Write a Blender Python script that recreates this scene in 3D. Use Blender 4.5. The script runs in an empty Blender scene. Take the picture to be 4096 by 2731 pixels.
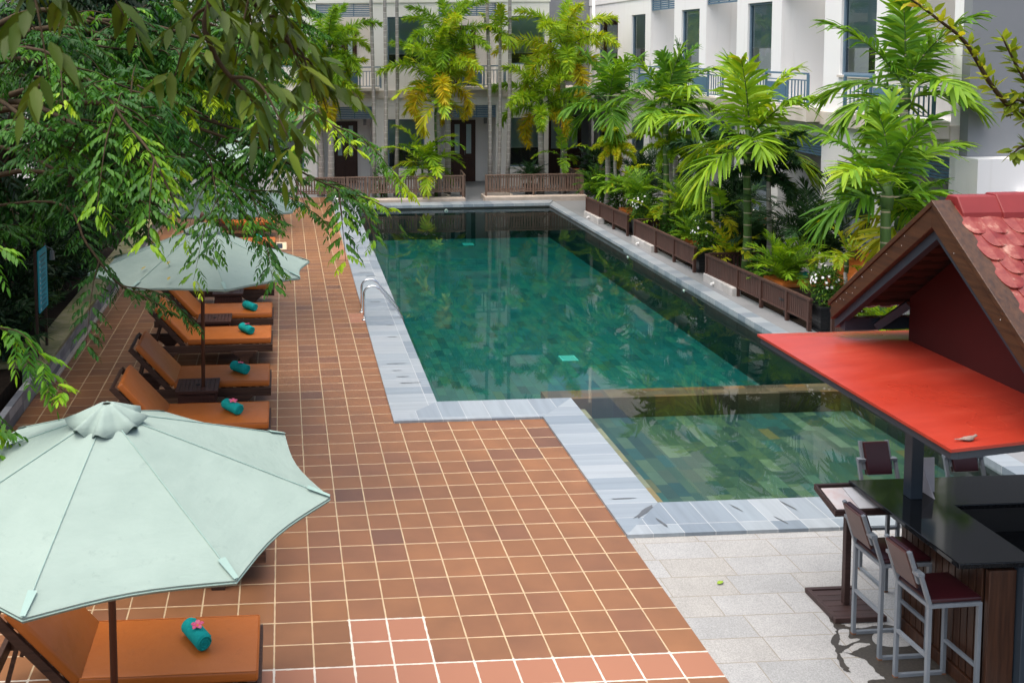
import bpy, math, random
import numpy as np
from mathutils import Vector, Matrix
random.seed(7); rng=np.random.default_rng(11)
SC=bpy.context.scene; COL=SC.collection
R=math.radians
# ---------------------------------------------------------------- camera, sky, sun, exposure
def cam_basis(yaw,pitch,roll):
    cy,sy=math.cos(yaw),math.sin(yaw);cp,sp=math.cos(pitch),math.sin(pitch)
    f=Vector((sy*cp,cy*cp,-sp)); r=Vector((cy,-sy,0)); u=r.cross(f)
    cr,sr=math.cos(roll),math.sin(roll)
    return cr*r+sr*u, -sr*r+cr*u, f
cd=bpy.data.cameras.new('camera'); cam=bpy.data.objects.new('camera',cd); COL.objects.link(cam); SC.camera=cam
r_,u_,f_=cam_basis(0.0540476,0.0750767,-0.0094663)
cam.matrix_world=Matrix(((r_.x,u_.x,-f_.x,0.127),(r_.y,u_.y,-f_.y,-7.2936),(r_.z,u_.z,-f_.z,4.7373),(0,0,0,1)))
cd.sensor_width=36; cd.lens=34.861; cd.shift_x=0.17116; cd.shift_y=-0.21181; cd.clip_start=.05; cd.clip_end=2000
cd.dof.use_dof=True; cd.dof.focus_distance=14.0; cd.dof.aperture_fstop=9
W=bpy.data.worlds.new('World'); SC.world=W; W.use_nodes=True
nt=W.node_tree; bg=nt.nodes['Background']; sk=nt.nodes.new('ShaderNodeTexSky'); sk.sky_type='NISHITA'
sk.sun_disc=False; SUN_EL,SUN_AZ=75,-118      # azimuth from +Y, clockwise (negative = to the left)
sk.sun_elevation=R(SUN_EL); sk.sun_rotation=R(SUN_AZ); sk.air_density=1.0; sk.dust_density=6.0; sk.ozone_density=0.2
nt.links.new(sk.outputs[0],bg.inputs[0]); bg.inputs[1].default_value=.13
sl=bpy.data.lights.new('sun','SUN'); sl.energy=1.5; sl.angle=R(90); sl.color=(1,.98,.94)
so=bpy.data.objects.new('sun',sl); COL.objects.link(so)
sd=Vector((math.sin(R(SUN_AZ))*math.cos(R(SUN_EL)),math.cos(R(SUN_AZ))*math.cos(R(SUN_EL)),math.sin(R(SUN_EL))))
so.rotation_euler=sd.to_track_quat('Z','Y').to_euler(); so.location=(0,0,30)
SC.view_settings.view_transform='Standard'; SC.view_settings.look='None'; SC.view_settings.gamma=1
SC.view_settings.exposure=0.98
SC.cycles.max_bounces=8; SC.cycles.transparent_max_bounces=16; SC.cycles.diffuse_bounces=2
# ---------------------------------------------------------------- node helpers
class NT:
    def __init__(s,name,rough=.6,col=(.5,.5,.5),spec=.5,metal=0):
        s.m=bpy.data.materials.new(name); s.m.use_nodes=True; s.t=s.m.node_tree; s.b=s.t.nodes['Principled BSDF']
        s.out=s.t.nodes['Material Output']
        s.b.inputs['Base Color'].default_value=(*col,1); s.b.inputs['Roughness'].default_value=rough
        s.b.inputs['Specular IOR Level'].default_value=spec; s.b.inputs['Metallic'].default_value=metal
    def n(s,t): return s.t.nodes.new(t)
    def put(s,i,v):
        if hasattr(v,'is_linked'): s.t.links.new(v,i)
        elif isinstance(v,(tuple,list)): i.default_value=(*v,1) if len(v)==3 and i.type=='RGBA' else v
        else: i.default_value=v
    def ma(s,op,a,b=0.0,c=None):
        n=s.n('ShaderNodeMath'); n.operation=op; s.put(n.inputs[0],a); s.put(n.inputs[1],b)
        if c is not None: s.put(n.inputs[2],c)
        return n.outputs[0]
    def mix(s,f,a,b,bt='MIX'):
        n=s.n('ShaderNodeMixRGB'); n.blend_type=bt; s.put(n.inputs[0],f); s.put(n.inputs[1],a); s.put(n.inputs[2],b); return n.outputs[0]
    def ramp(s,f,stops,interp='LINEAR'):
        n=s.n('ShaderNodeValToRGB'); n.color_ramp.interpolation=interp; e=n.color_ramp.elements
        while len(e)<len(stops): e.new(.5)
        for k,(p,c) in enumerate(stops): e[k].position=p; e[k].color=(*c,1) if len(c)==3 else c
        s.put(n.inputs[0],f); return n.outputs[0]
    def xyz(s,kind='Object'):
        c=s.n('ShaderNodeTexCoord'); p=s.n('ShaderNodeSeparateXYZ'); s.t.links.new(c.outputs[kind],p.inputs[0]); return p.outputs[0],p.outputs[1],p.outputs[2],c.outputs[kind]
    def comb(s,x,y,z=0.0):
        n=s.n('ShaderNodeCombineXYZ'); s.put(n.inputs[0],x); s.put(n.inputs[1],y); s.put(n.inputs[2],z); return n.outputs[0]
    def noise(s,vec,scale,detail=3,rough=.55):
        n=s.n('ShaderNodeTexNoise'); s.put(n.inputs['Vector'],vec); n.inputs['Scale'].default_value=scale; n.inputs['Detail'].default_value=detail; n.inputs['Roughness'].default_value=rough; return n.outputs[0]
    def white(s,vec):
        n=s.n('ShaderNodeTexWhiteNoise'); s.put(n.inputs['Vector'],vec); return n.outputs[0]
    def bump(s,h,st=.3,dist=.01):
        n=s.n('ShaderNodeBump'); n.inputs['Strength'].default_value=st; n.inputs['Distance'].default_value=dist; s.put(n.inputs['Height'],h); s.put(s.b.inputs['Normal'],n.outputs[0])
    def base(s,c): s.put(s.b.inputs['Base Color'],c); return s
    def rough(s,c): s.put(s.b.inputs['Roughness'],c); return s
def mottled(name,c1,c2,scale=6,rough=.6,spec=.5,bump=0,stretch=None,metal=0,detail=4):
    t=NT(name,rough,c1,spec,metal); x,y,z,v=t.xyz()
    if stretch: v=t.comb(t.ma('MULTIPLY',x,stretch[0]),t.ma('MULTIPLY',y,stretch[1]),t.ma('MULTIPLY',z,stretch[2]))
    n=t.noise(v,scale,detail); f=t.ramp(n,[(.3,(0,0,0)),(.7,(1,1,1))]); t.base(t.mix(f,c1,c2))
    if bump: t.bump(n,bump,.01)
    return t.m
def tiles(name,sx,sy,ramp,grout,gw,rough=.5,stag=0,vert=None,vary=.25,nscale=3,streak=None,bump=.4,spec=.5,off=(0,0),hook=None,speck=0,crisp='LINEAR'):
    t=NT(name,rough,(.5,.5,.5),spec); x,y,z,v=t.xyz()
    a,b=x,y
    if vert=='x': a,b=x,z
    if vert=='y': a,b=y,z
    if vert=='swap': a,b=y,x
    wob=t.noise(v,9,2); a=t.ma('ADD',a,off[0]); b=t.ma('ADD',b,off[1])
    u=t.ma('DIVIDE',a,sx); w=t.ma('DIVIDE',b,sy); row=t.ma('FLOOR',w)
    if stag: u=t.ma('ADD',u,t.ma('MULTIPLY',t.white(t.comb(row,3.7)),stag))
    col=t.ma('FLOOR',u); fu=t.ma('FRACT',u); fw=t.ma('FRACT',w)
    du=t.ma('MULTIPLY',t.ma('MINIMUM',fu,t.ma('SUBTRACT',1.0,fu)),sx); dw=t.ma('MULTIPLY',t.ma('MINIMUM',fw,t.ma('SUBTRACT',1.0,fw)),sy)
    d=t.ma('MINIMUM',du,dw); d=t.ma('ADD',d,t.ma('MULTIPLY',t.ma('SUBTRACT',wob,.5),gw*.5))
    g=t.ma('SUBTRACT',1.0,t.ma('SMOOTH_MIN',1.0,t.ma('MULTIPLY',t.ma('MAXIMUM',t.ma('SUBTRACT',d,gw*.35),0.0),1/(gw*.3)),.05))
    g=t.ma('MAXIMUM',t.ma('MINIMUM',g,1.0),0.0)
    rnd=t.white(t.comb(col,row,1.3)); c=t.ramp(rnd,ramp,crisp)
    if streak:
        sv=t.comb(t.ma('MULTIPLY',x,streak[0]),t.ma('MULTIPLY',y,streak[1]),t.ma('MULTIPLY',rnd,30.0)); sn=t.noise(sv,1,4)
    else: sn=t.noise(t.comb(x,y,t.ma('ADD',z,t.ma('MULTIPLY',rnd,9.0))),nscale,5)
    k=t.ma('ADD',1-vary,t.ma('MULTIPLY',sn,2*vary)); c=t.mix(1.0,c,t.comb(k,k,k),'MULTIPLY')
    if speck:
        s2=t.noise(v,95,3,.8); k2=t.ma('ADD',1-speck,t.ma('MULTIPLY',s2,2*speck)); c=t.mix(1.0,c,t.comb(k2,k2,k2),'MULTIPLY')
    gr=grout
    if hook: c,gr,g=hook(t,x,y,c,grout,g,du,dw)
    gk=t.ma('ADD',.7,t.ma('MULTIPLY',t.noise(v,5,3),.6))
    t.base(t.mix(g,c,t.mix(1.0,gr,t.comb(gk,gk,gk),'MULTIPLY')))
    t.rough(t.ma('ADD',rough-.08,t.ma('MULTIPLY',sn,.16)))
    t.bump(t.ma('SUBTRACT',t.ma('MULTIPLY',sn,.25),g),bump,.004)
    return t.m
def flat(name,c,rough=.5,spec=.5,metal=0): return mottled(name,c,tuple(v*.86 for v in c),9,rough,spec,0,None,metal)
def wood(name,c1,c2,axis='x',rough=.55):
    s={'x':(.6,9,9),'y':(9,.6,9),'z':(9,9,.6)}[axis]
    return mottled(name,c1,c2,4,rough,.4,.25,s,0,6)
# ---------------------------------------------------------------- materials
def terra_hook(t,x,y,c,gr,g,du,dw):
    S=.31
    big=t.noise(t.comb(x,y,0.0),.55,3); kb=t.ma('ADD',.80,t.ma('MULTIPLY',big,.40)); c=t.mix(1.0,c,t.comb(kb,kb,kb),'MULTIPLY')
    def rng_(v,a,b): return t.ma('MULTIPLY',t.ma('GREATER_THAN',v,a),t.ma('LESS_THAN',v,b))
    m1=t.ma('MULTIPLY',rng_(x,2*S,4*S),rng_(y,0.0,2*S)); m2=t.ma('MULTIPLY',rng_(y,-S,0.0),t.ma('GREATER_THAN',x,-.4))
    e=t.ma('GREATER_THAN',x,4*S)
    for a,b in ((9.62,10.24),(14.88,16.43),(17.98,19.22),(19.84,20.77)):
        k=t.ma('MULTIPLY',rng_(y,a,b),e); m2=t.ma('MAXIMUM',m2,k)
    m=t.ma('MAXIMUM',m1,m2)
    c2=t.mix(t.ma('MULTIPLY',m,.85),c,(.33,.145,.085)); 
    near=t.ma('MAXIMUM',t.ma('MULTIPLY',rng_(x,2*S-.02,4*S+.02),rng_(y,-.02,2*S+.02)),rng_(y,-S-.02,.02))
    d=t.ma('MINIMUM',du,dw); wide=t.ma('LESS_THAN',d,t.ma('MULTIPLY',t.noise(t.comb(x,y,0.0),14,3),.0165))
    g2=t.ma('MAXIMUM',g,t.ma('MULTIPLY',near,wide)); gr2=t.mix(near,gr,(.60,.55,.47))
    return c2,gr2,g2
M={}
M['terra']=tiles('terracotta_tiles',.31,.31,[(0,(.135,.064,.038)),(.07,(.185,.083,.042)),(.4,(.210,.095,.042)),(.75,(.230,.103,.043)),(1,(.19,.084,.039))],(.48,.36,.22),.013,.42,0,None,.30,2.6,None,.5,.45,(0,0),terra_hook)
M['granite']=tiles('granite_paving',.6,.31,[(0,(.275,.285,.285)),(.5,(.325,.33,.325)),(1,(.31,.305,.285))],(.23,.205,.165),.008,.6,.9,None,.16,3,None,.15,.3,(0,-.16),None,.75)
M['slate']=tiles('slate_deck_tiles',.6,.6,[(0,(.19,.20,.21)),(.5,(.22,.23,.24)),(1,(.205,.215,.22))],(.30,.30,.29),.006,.5,.5,None,.15,2,None,.2,.4)
cop=[(0,(.17,.21,.25)),(.3,(.24,.285,.32)),(.6,(.305,.34,.365)),(.8,(.265,.305,.335)),(1,(.20,.24,.28))]
M['copY']=tiles('slate_coping_lengthwise',3.0,.31,cop,(.50,.52,.53),.005,.33,0,None,.26,2,(.8,16),.15,.5,(1,0))
M['copX']=tiles('slate_coping_crosswise',.31,3.0,cop,(.50,.52,.53),.005,.33,0,None,.26,2,(14,.8),.15,.5,(0.06,1))
slc=[(0,(.05,.115,.115)),(.2,(.085,.17,.15)),(.4,(.06,.14,.14)),(.55,(.11,.20,.15)),(.7,(.075,.16,.165)),(.84,(.14,.21,.15)),(.93,(.045,.09,.10)),(.98,(.18,.17,.10)),(1,(.09,.19,.18))]
M['poolfl']=tiles('pool_floor_slate',.155,.36,slc,(.05,.09,.08),.004,.5,0,None,.3,7,None,.2,.3)
def swapped(name,ramp,sx=.155,sy=.36,vert='swap'): return tiles(name,sy,sx,ramp,(.05,.06,.05),.004,.5,1,vert,.3,7,None,.3,.3)
M['poolfl']=swapped('pool_floor_slate',slc)
M['shallow']=swapped('shallow_floor_slate',[(0,(0.036,0.054,0.043)),(.15,(0.086,0.101,0.061)),(.3,(0.043,0.072,0.058)),(.45,(0.137,0.137,0.079)),(.58,(0.032,0.052,0.052)),(.72,(0.050,0.101,0.086)),(.82,(0.180,0.173,0.101)),(.9,(0.058,0.079,0.061)),(.96,(0.245,0.130,0.043)),(1,(0.058,0.086,0.072))])
brn=[(0,(.12,.085,.05)),(.25,(.30,.22,.12)),(.45,(.48,.24,.08)),(.6,(.16,.12,.08)),(.8,(.40,.28,.16)),(1,(.26,.20,.13))]
M['ledge']=swapped('brown_slate_tiles',brn)
M['ledgex']=tiles('brown_slate_tiles_across',.30,.15,[(p,tuple(q*.38 for q in c)) for p,c in brn],(.08,.07,.05),.004,.5,.9,None,.3,7,None,.3,.3)
M['poolwx']=tiles('pool_wall_slate',.36,.1,[(0,(.022,.026,.026)),(.5,(.045,.045,.04)),(1,(.03,.035,.035))],(.03,.03,.03),.004,.45,.9,'x',.3,7)
M['poolwy']=tiles('pool_wall_slate_side',.36,.1,[(0,(.022,.026,.026)),(.5,(.045,.045,.04)),(1,(.03,.035,.035))],(.03,.03,.03),.004,.45,.9,'y',.3,7)
M['retain']=tiles('stone_wall_cladding',.3,.12,[(0,(.14,.15,.17)),(.5,(.26,.27,.29)),(1,(.40,.40,.40))],(.2,.2,.2),.004,.6,.9,'y',.35,9,None,.6)
M['retaintop']=mottled('mossy_stone_top',(.34,.30,.20),(.20,.20,.07),5,.8,.3,.3)
def plaster(name,c1,c2,c3):
    t=NT(name,.75,c1,.3); x,y,z,v=t.xyz(); n=t.noise(v,.8,4); c=t.mix(n,c1,c2); s1=t.noise(t.comb(t.ma('MULTIPLY',x,5.0),t.ma('MULTIPLY',y,5.0),t.ma('MULTIPLY',z,.35)),1.0,4,.6)
    c=t.mix(t.ramp(s1,[(.56,(0,0,0)),(.75,(.5,.5,.5))]),c,c3); t.base(c); t.bump(t.noise(v,60,3),.05,.004); return t.m
M['white']=plaster('white_plaster',(.86,.86,.85),(.80,.80,.79),(.70,.69,.66))
M['cream']=plaster('cream_white_plaster',(.84,.82,.78),(.78,.76,.72),(.66,.62,.55))
M['grayw']=mottled('grey_painted_plaster',(.235,.25,.265),(.22,.235,.25),1.5,.7,.3)
M['slab']=mottled('stained_concrete',(.66,.61,.55),(.52,.47,.41),3,.8,.3,.1,(1,1,.25))
M['plinth']=mottled('bare_concrete_plinth',(.55,.47,.40),(.42,.36,.30),5,.8,.3,.2)
M['plinthg']=mottled('grey_concrete_plinth',(.48,.47,.45),(.34,.33,.31),6,.8,.3,.2)
M['blue']=flat('blue_grey_paint',(.10,.19,.28),.45)
M['steelblue']=flat('dark_blue_grey_steel',(.032,.046,.062),.4)
M['frame']=flat('window_frame_paint',(.13,.20,.27),.4)
M['blind']=mottled('roller_blind',(.42,.54,.55),(.37,.49,.50),2,.8)
M['blindbar']=flat('blind_bar',(.7,.72,.72),.5)
M['void']=flat('dark_room',(.012,.018,.02),.8)
M['curtain']=mottled('brown_curtain',(.30,.20,.12),(.18,.11,.06),6,.9,.2,0,(1,9,.2))
M['doorw']=wood('dark_mahogany_door',(.06,.022,.014),(.03,.012,.009),'z',.4)
def glass(name,tint,ior=1.5,gl=1.0):
    t=NT(name); t.t.nodes.remove(t.b); tr=t.n('ShaderNodeBsdfTransparent'); tr.inputs[0].default_value=(*tint,1)
    g=t.n('ShaderNodeBsdfGlossy'); g.inputs['Roughness'].default_value=.02; g.inputs[0].default_value=(gl,gl,gl,1)
    f=t.n('ShaderNodeFresnel'); f.inputs[0].default_value=ior; mx=t.n('ShaderNodeMixShader')
    t.t.links.new(f.outputs[0],mx.inputs[0]); t.t.links.new(tr.outputs[0],mx.inputs[1]); t.t.links.new(g.outputs[0],mx.inputs[2]); t.t.links.new(mx.outputs[0],t.out.inputs[0]); return t,g,f
M['glass']=glass('window_glass',(.82,.90,.90),1.75)[0].m
def water():
    t,g,f=glass('pool_water',(1,1,1),1.33,.82)
    x,y,z,v=t.xyz(); n=t.noise(t.comb(t.ma('MULTIPLY',x,1.0),t.ma('MULTIPLY',y,.6),0.0),2.2,2)
    b=t.n('ShaderNodeBump'); b.inputs['Strength'].default_value=.035; b.inputs['Distance'].default_value=.012; t.put(b.inputs['Height'],n)
    t.t.links.new(b.outputs[0],g.inputs['Normal']); t.t.links.new(b.outputs[0],f.inputs['Normal'])
    va=t.n('ShaderNodeVolumeAbsorption'); va.inputs[0].default_value=(.08,.74,.73,1); va.inputs[1].default_value=.70
    t.t.links.new(va.outputs[0],t.out.inputs[1]); return t.m
M['water']=water()
M['dark_wood']=wood('dark_lounger_wood',(.075,.036,.022),(.028,.014,.010),'x')
M['box_wood']=wood('red_brown_box_wood',(.085,.032,.022),(.04,.016,.012),'x',.5)
M['fence']=wood('brown_fence_wood',(.085,.040,.029),(.045,.022,.016),'z')
M['fencefar']=wood('weathered_fence_wood',(.20,.13,.095),(.11,.07,.05),'z')
M['barge']=wood('oiled_bargeboard_wood',(.085,.037,.016),(.035,.016,.009),'y',.45)
M['slatw']=wood('bar_slat_wood',(.065,.027,.014),(.028,.012,.007),'z',.4)
M['deckw']=wood('orange_deck_wood',(.28,.09,.035),(.17,.05,.02),'x',.5)
def vinyl():
    t=NT('orange_vinyl',.42,(.36,.105,.018),.45); x,y,z,v=t.xyz(); n=t.noise(v,3,4); n2=t.noise(v,9,5,.7); c=t.mix(n,(.45,.130,.020),(.38,.102,.016)); c=t.mix(t.ramp(n2,[(.6,(0,0,0)),(.75,(.5,.5,.5))]),c,(.27,.085,.022)); t.base(c)
    t.rough(t.ma('ADD',.32,t.ma('MULTIPLY',n2,.22))); t.bump(t.ma('ADD',n,t.ma('MULTIPLY',n2,.15)),.5,.02); return t.m
M['leather']=vinyl()
M['burg']=mottled('burgundy_vinyl',(.036,.006,.009),(.026,.005,.007),4,.3,.5,.05)
M['stoolback']=mottled('worn_brown_vinyl',(.085,.030,.022),(.05,.016,.012),7,.35,.5,.15)
M['greym']=flat('grey_painted_steel',(.17,.195,.22),.4)
M['rust']=flat('rusty_foot',(.18,.08,.04),.8)
M['chrome']=flat('stainless_steel',(.75,.75,.74),.18,.5,1)
def cloth(name,c1,c2,tr=.3):
    t=NT(name,.85,c1,.2); x,y,z,v=t.xyz(); n=t.noise(v,2.6,6,.62); f=t.ramp(n,[(.35,(0,0,0)),(.7,(1,1,1))]); c=t.mix(f,c1,c2)
    st=t.noise(v,11,5,.7); c=t.mix(t.ramp(st,[(.60,(0,0,0)),(.78,(.55,.55,.55))]),c,tuple(q*.72 for q in c2)); t.base(c)
    w=t.noise(t.comb(t.ma('MULTIPLY',x,3.0),t.ma('MULTIPLY',y,3.0),t.ma('MULTIPLY',z,14.0)),1.6,4); t.bump(t.ma('ADD',t.ma('MULTIPLY',w,1.0),t.ma('MULTIPLY',t.noise(v,240,1),.06)),.45,.02)
    tl=t.n('ShaderNodeBsdfTranslucent'); t.put(tl.inputs[0],c); mx=t.n('ShaderNodeMixShader'); mx.inputs[0].default_value=tr
    t.t.links.new(t.b.outputs[0],mx.inputs[1]); t.t.links.new(tl.outputs[0],mx.inputs[2]); t.t.links.new(mx.outputs[0],t.out.inputs[0]); return t.m
M['canopy']=cloth('mint_canvas',(.335,.43,.385),(.29,.38,.34),.2)
M['seam']=cloth('mint_canvas_seam',(.30,.43,.39),(.28,.40,.36),.1)
M['pole']=wood('umbrella_pole_wood',(.13,.055,.03),(.07,.028,.016),'z')
M['towel']=mottled('teal_terry',(.015,.36,.33),(.01,.29,.27),30,.95,.1,.6)
M['pink']=mottled('pink_petals',(.75,.04,.18),(.80,.20,.30),30,.6)
M['yellow']=flat('yellow_flower_heart',(.8,.45,.02),.6)
M['blackg']=mottled('black_granite',(.004,.0045,.005),(.016,.017,.019),90,.06,.38,0,None,0,2)
def redpaint():
    t=NT('red_roof_paint',.4,(.3,.03,.02),.5); x,y,z,v=t.xyz(); n=t.noise(t.comb(t.ma('MULTIPLY',x,.7),t.ma('MULTIPLY',y,3.0),z),1.6,5,.65); n2=t.noise(v,38,3,.7); n3=t.noise(v,1.1,2)
    c=t.ramp(n,[(.3,(.30,.026,.014)),(.55,(.36,.035,.018)),(.75,(.40,.065,.04))]); c=t.mix(t.ramp(n2,[(.62,(0,0,0)),(.72,(.5,.5,.5))]),c,(.24,.03,.02)); t.base(c)
    t.rough(t.ramp(n3,[(.35,(.22,.22,.22)),(.65,(.5,.5,.5))])); t.bump(t.ramp(n2,[(.6,(0,0,0)),(.68,(1,1,1))]),.25,.004); return t.m
M['redp']=redpaint()
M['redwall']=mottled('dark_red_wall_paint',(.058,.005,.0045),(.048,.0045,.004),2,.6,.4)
def rtile():
    t=NT('glazed_red_roof_tile',.3,(.4,.05,.03)); x,y,z,v=t.xyz(); n=t.noise(v,7,6,.65); n2=t.noise(v,2.3,2)
    c=t.ramp(n,[(.3,(.12,.010,.009)),(.48,(.20,.022,.017)),(.58,(.26,.055,.04)),(.68,(.44,.24,.18)),(.78,(.50,.38,.31))]); t.base(c); t.rough(t.ma('ADD',.2,t.ma('MULTIPLY',n,.4))); t.bump(n,.1,.005); return t.m
M['rtile']=rtile()
M['ridge']=mottled('red_ridge_paint',(.22,.02,.019),(.19,.016,.015),4,.45,.5,.1)
M['batten']=wood('under_roof_batten',(.07,.028,.018),(.04,.017,.011),'x')
M['black']=flat('black_pot_glaze',(.018,.019,.021),.35)
M['blackmat']=flat('dark_interior',(.010,.010,.010),.7)
M['soil']=mottled('dark_soil',(.035,.025,.018),(.018,.013,.01),12,.95,.1,.5)
M['paper']=flat('white_paper',(.75,.74,.74),.6)
M['card']=flat('grey_white_card',(.62,.58,.60),.6)
M['printing']=mottled('printed_menu',(.74,.72,.71),(.66,.52,.48),9,.5)
M['menuw']=wood('menu_stand_wood',(.055,.030,.027),(.03,.017,.015),'x',.5)
M['sign']=flat('cyan_sign_face',(.02,.48,.62),.5)
M['signtext']=flat('dark_print',(.01,.05,.08),.5)
M['signpale']=flat('pale_pictogram',(.6,.75,.8),.5)
M['signpost']=flat('brown_sign_post',(.05,.028,.02),.5)
M['lampgrey']=flat('grey_lamp_metal',(.15,.18,.2),.4)
M['sconce']=flat('grey_sconce_metal',(.22,.22,.22),.5)
M['pvc']=flat('white_plastic',(.78,.78,.76),.5)
M['drainf']=flat('beige_drain_frame',(.62,.50,.34),.7)
M['grate']=flat('mint_grate',(.75,.92,.82),.5)
M['dove']=mottled('dove_feathers',(.30,.20,.16),(.16,.13,.12),40,.8)
M['puddle']=mottled('wet_stone',(.030,.027,.023),(.06,.054,.046),55,.42,.4)
M['stain']=flat('wet_slate_stain',(.10,.11,.12),.3)
M['trunkg']=mottled('grey_palm_bark',(.27,.25,.22),(.17,.15,.13),9,.85,.2,.3,(1,1,7))
def ringed(name,c1,c2,ring,per):
    t=NT(name,.6,c1,.4); x,y,z,v=t.xyz(); n=t.noise(v,6,4); f=t.ramp(n,[(.3,(0,0,0)),(.7,(1,1,1))]); c=t.mix(f,c1,c2)
    fr=t.ma('FRACT',t.ma('ADD',t.ma('DIVIDE',z,per),t.ma('MULTIPLY',n,.12))); m=t.ma('LESS_THAN',fr,.10); t.base(t.mix(m,c,ring)); t.bump(m,.5,.01); return t.m
M['ringgrey']=ringed('ringed_grey_bark',(.36,.34,.31),(.24,.22,.19),(.50,.47,.42),.19)
M['ringgreen']=ringed('ringed_green_stem',(.07,.14,.025),(.045,.10,.02),(.36,.30,.20),.24)
M['bark']=mottled('dark_tree_bark',(.075,.052,.035),(.035,.026,.02),8,.9,.2,.5,(1,1,.3))
M['twig']=mottled('brown_twig_bark',(.062,.042,.020),(.035,.024,.013),8,.8,.2)
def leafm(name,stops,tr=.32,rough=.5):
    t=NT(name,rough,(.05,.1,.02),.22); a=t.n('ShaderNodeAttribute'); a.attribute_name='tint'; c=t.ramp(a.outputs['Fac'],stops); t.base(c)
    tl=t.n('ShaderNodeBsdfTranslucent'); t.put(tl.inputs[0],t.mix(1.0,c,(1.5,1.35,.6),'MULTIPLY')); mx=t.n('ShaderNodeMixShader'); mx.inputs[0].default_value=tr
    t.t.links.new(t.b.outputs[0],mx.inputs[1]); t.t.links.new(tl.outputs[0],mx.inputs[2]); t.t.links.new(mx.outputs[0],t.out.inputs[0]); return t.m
M['leaf']=leafm('tree_leaves',[(0,(.008,.042,.008)),(.35,(.022,.100,.011)),(.65,(.062,.19,.012)),(.85,(.17,.34,.012)),(1,(.33,.48,.015))])
M['olive']=leafm('olive_tree_leaves',[(0,(.018,.040,.006)),(.5,(.052,.095,.007)),(.8,(.13,.19,.011)),(1,(.30,.34,.02))])
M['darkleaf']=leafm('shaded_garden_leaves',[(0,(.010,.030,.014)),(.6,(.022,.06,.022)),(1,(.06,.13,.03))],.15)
M['palm']=leafm('palm_leaflets',[(0,(.022,.085,.012)),(.4,(.085,.22,.014)),(.75,(.24,.40,.016)),(1,(.52,.48,.02))])
M['foxtail']=leafm('foxtail_leaflets',[(0,(.03,.10,.016)),(.4,(.13,.29,.016)),(.75,(.32,.46,.018)),(1,(.58,.44,.015))])
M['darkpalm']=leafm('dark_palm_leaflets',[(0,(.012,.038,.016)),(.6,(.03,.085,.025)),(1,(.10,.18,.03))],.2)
M['yellowleaf']=leafm('yellow_green_leaves',[(0,(.06,.12,.012)),(.5,(.19,.27,.016)),(.88,(.44,.45,.025)),(1,(.58,.30,.03))],.35)
M['gard']=leafm('gardenia_leaves',[(0,(.02,.07,.012)),(.6,(.06,.16,.02)),(1,(.22,.34,.03))])
M['varieg']=leafm('striped_leaves',[(0,(.10,.16,.05)),(.5,(.40,.44,.24)),(1,(.55,.56,.38))])
M['petal']=flat('white_petals',(.85,.85,.83),.6)
# ---------------------------------------------------------------- mesh builder
class MB:
    def __init__(s): s.v=[]; s.f=[]
    def add(s,vs,fs):
        o=len(s.v); s.v+= [tuple(p) for p in vs]; s.f+=[tuple(i+o for i in f) for f in fs]; return s
    def box(s,x0,y0,z0,x1,y1,z1):
        return s.add([(x0,y0,z0),(x1,y0,z0),(x1,y1,z0),(x0,y1,z0),(x0,y0,z1),(x1,y0,z1),(x1,y1,z1),(x0,y1,z1)],[(0,3,2,1),(4,5,6,7),(0,1,5,4),(1,2,6,5),(2,3,7,6),(3,0,4,7)])
    def hexa(s,p): return s.add(p,[(0,3,2,1),(4,5,6,7),(0,1,5,4),(1,2,6,5),(2,3,7,6),(3,0,4,7)])
    def bar(s,a,b,w,h,up=(0,0,1)):
        a=Vector(a);b=Vector(b);d=(b-a).normalized();sd=d.cross(Vector(up))
        if sd.length<1e-4: sd=d.cross(Vector((1,0,0)))
        sd.normalize(); u=sd.cross(d); sd*=w/2; u*=h/2
        return s.hexa([a-sd-u,a+sd-u,b+sd-u,b-sd-u,a-sd+u,a+sd+u,b+sd+u,b-sd+u])
    def tube(s,pts,rad,n=8,cap=True):
        pts=[Vector(p) for p in pts]; m=len(pts); rad=rad if hasattr(rad,'__len__') else [rad]*m
        vs=[];fs=[]; prev=None
        for i,p in enumerate(pts):
            d=(pts[min(i+1,m-1)]-pts[max(i-1,0)]).normalized()
            if prev is None: x=d.orthogonal().normalized()
            else: x=(prev-d*prev.dot(d)).normalized()
            prev=x; y=d.cross(x)
            for k in range(n):
                a=2*math.pi*k/n; vs.append(p+(x*math.cos(a)+y*math.sin(a))*rad[i])
        for i in range(m-1):
            for k in range(n):
                k2=(k+1)%n; fs.append((i*n+k,i*n+k2,(i+1)*n+k2,(i+1)*n+k))
        if cap: fs.append(tuple(range(n-1,-1,-1))); fs.append(tuple((m-1)*n+k for k in range(n)))
        return s.add(vs,fs)
    def lathe(s,prof,n=16,c=(0,0)):
        vs=[];fs=[]
        for r,z in prof:
            for k in range(n): a=2*math.pi*k/n; vs.append((c[0]+r*math.cos(a),c[1]+r*math.sin(a),z))
        m=len(prof)
        for i in range(m-1):
            for k in range(n): k2=(k+1)%n; fs.append((i*n+k,i*n+k2,(i+1)*n+k2,(i+1)*n+k))
        fs.append(tuple(range(n-1,-1,-1))); fs.append(tuple((m-1)*n+k for k in range(n)))
        return s.add(vs,fs)
    def prism(s,poly,z0,z1):
        n=len(poly); return s.add([(x,y,z0) for x,y in poly]+[(x,y,z1) for x,y in poly],[tuple(range(n-1,-1,-1)),tuple(range(n,2*n))]+[(i,(i+1)%n,n+(i+1)%n,n+i) for i in range(n)])
    def quad(s,*p): return s.add(p,[tuple(range(len(p)))])
OFF={}
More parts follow.
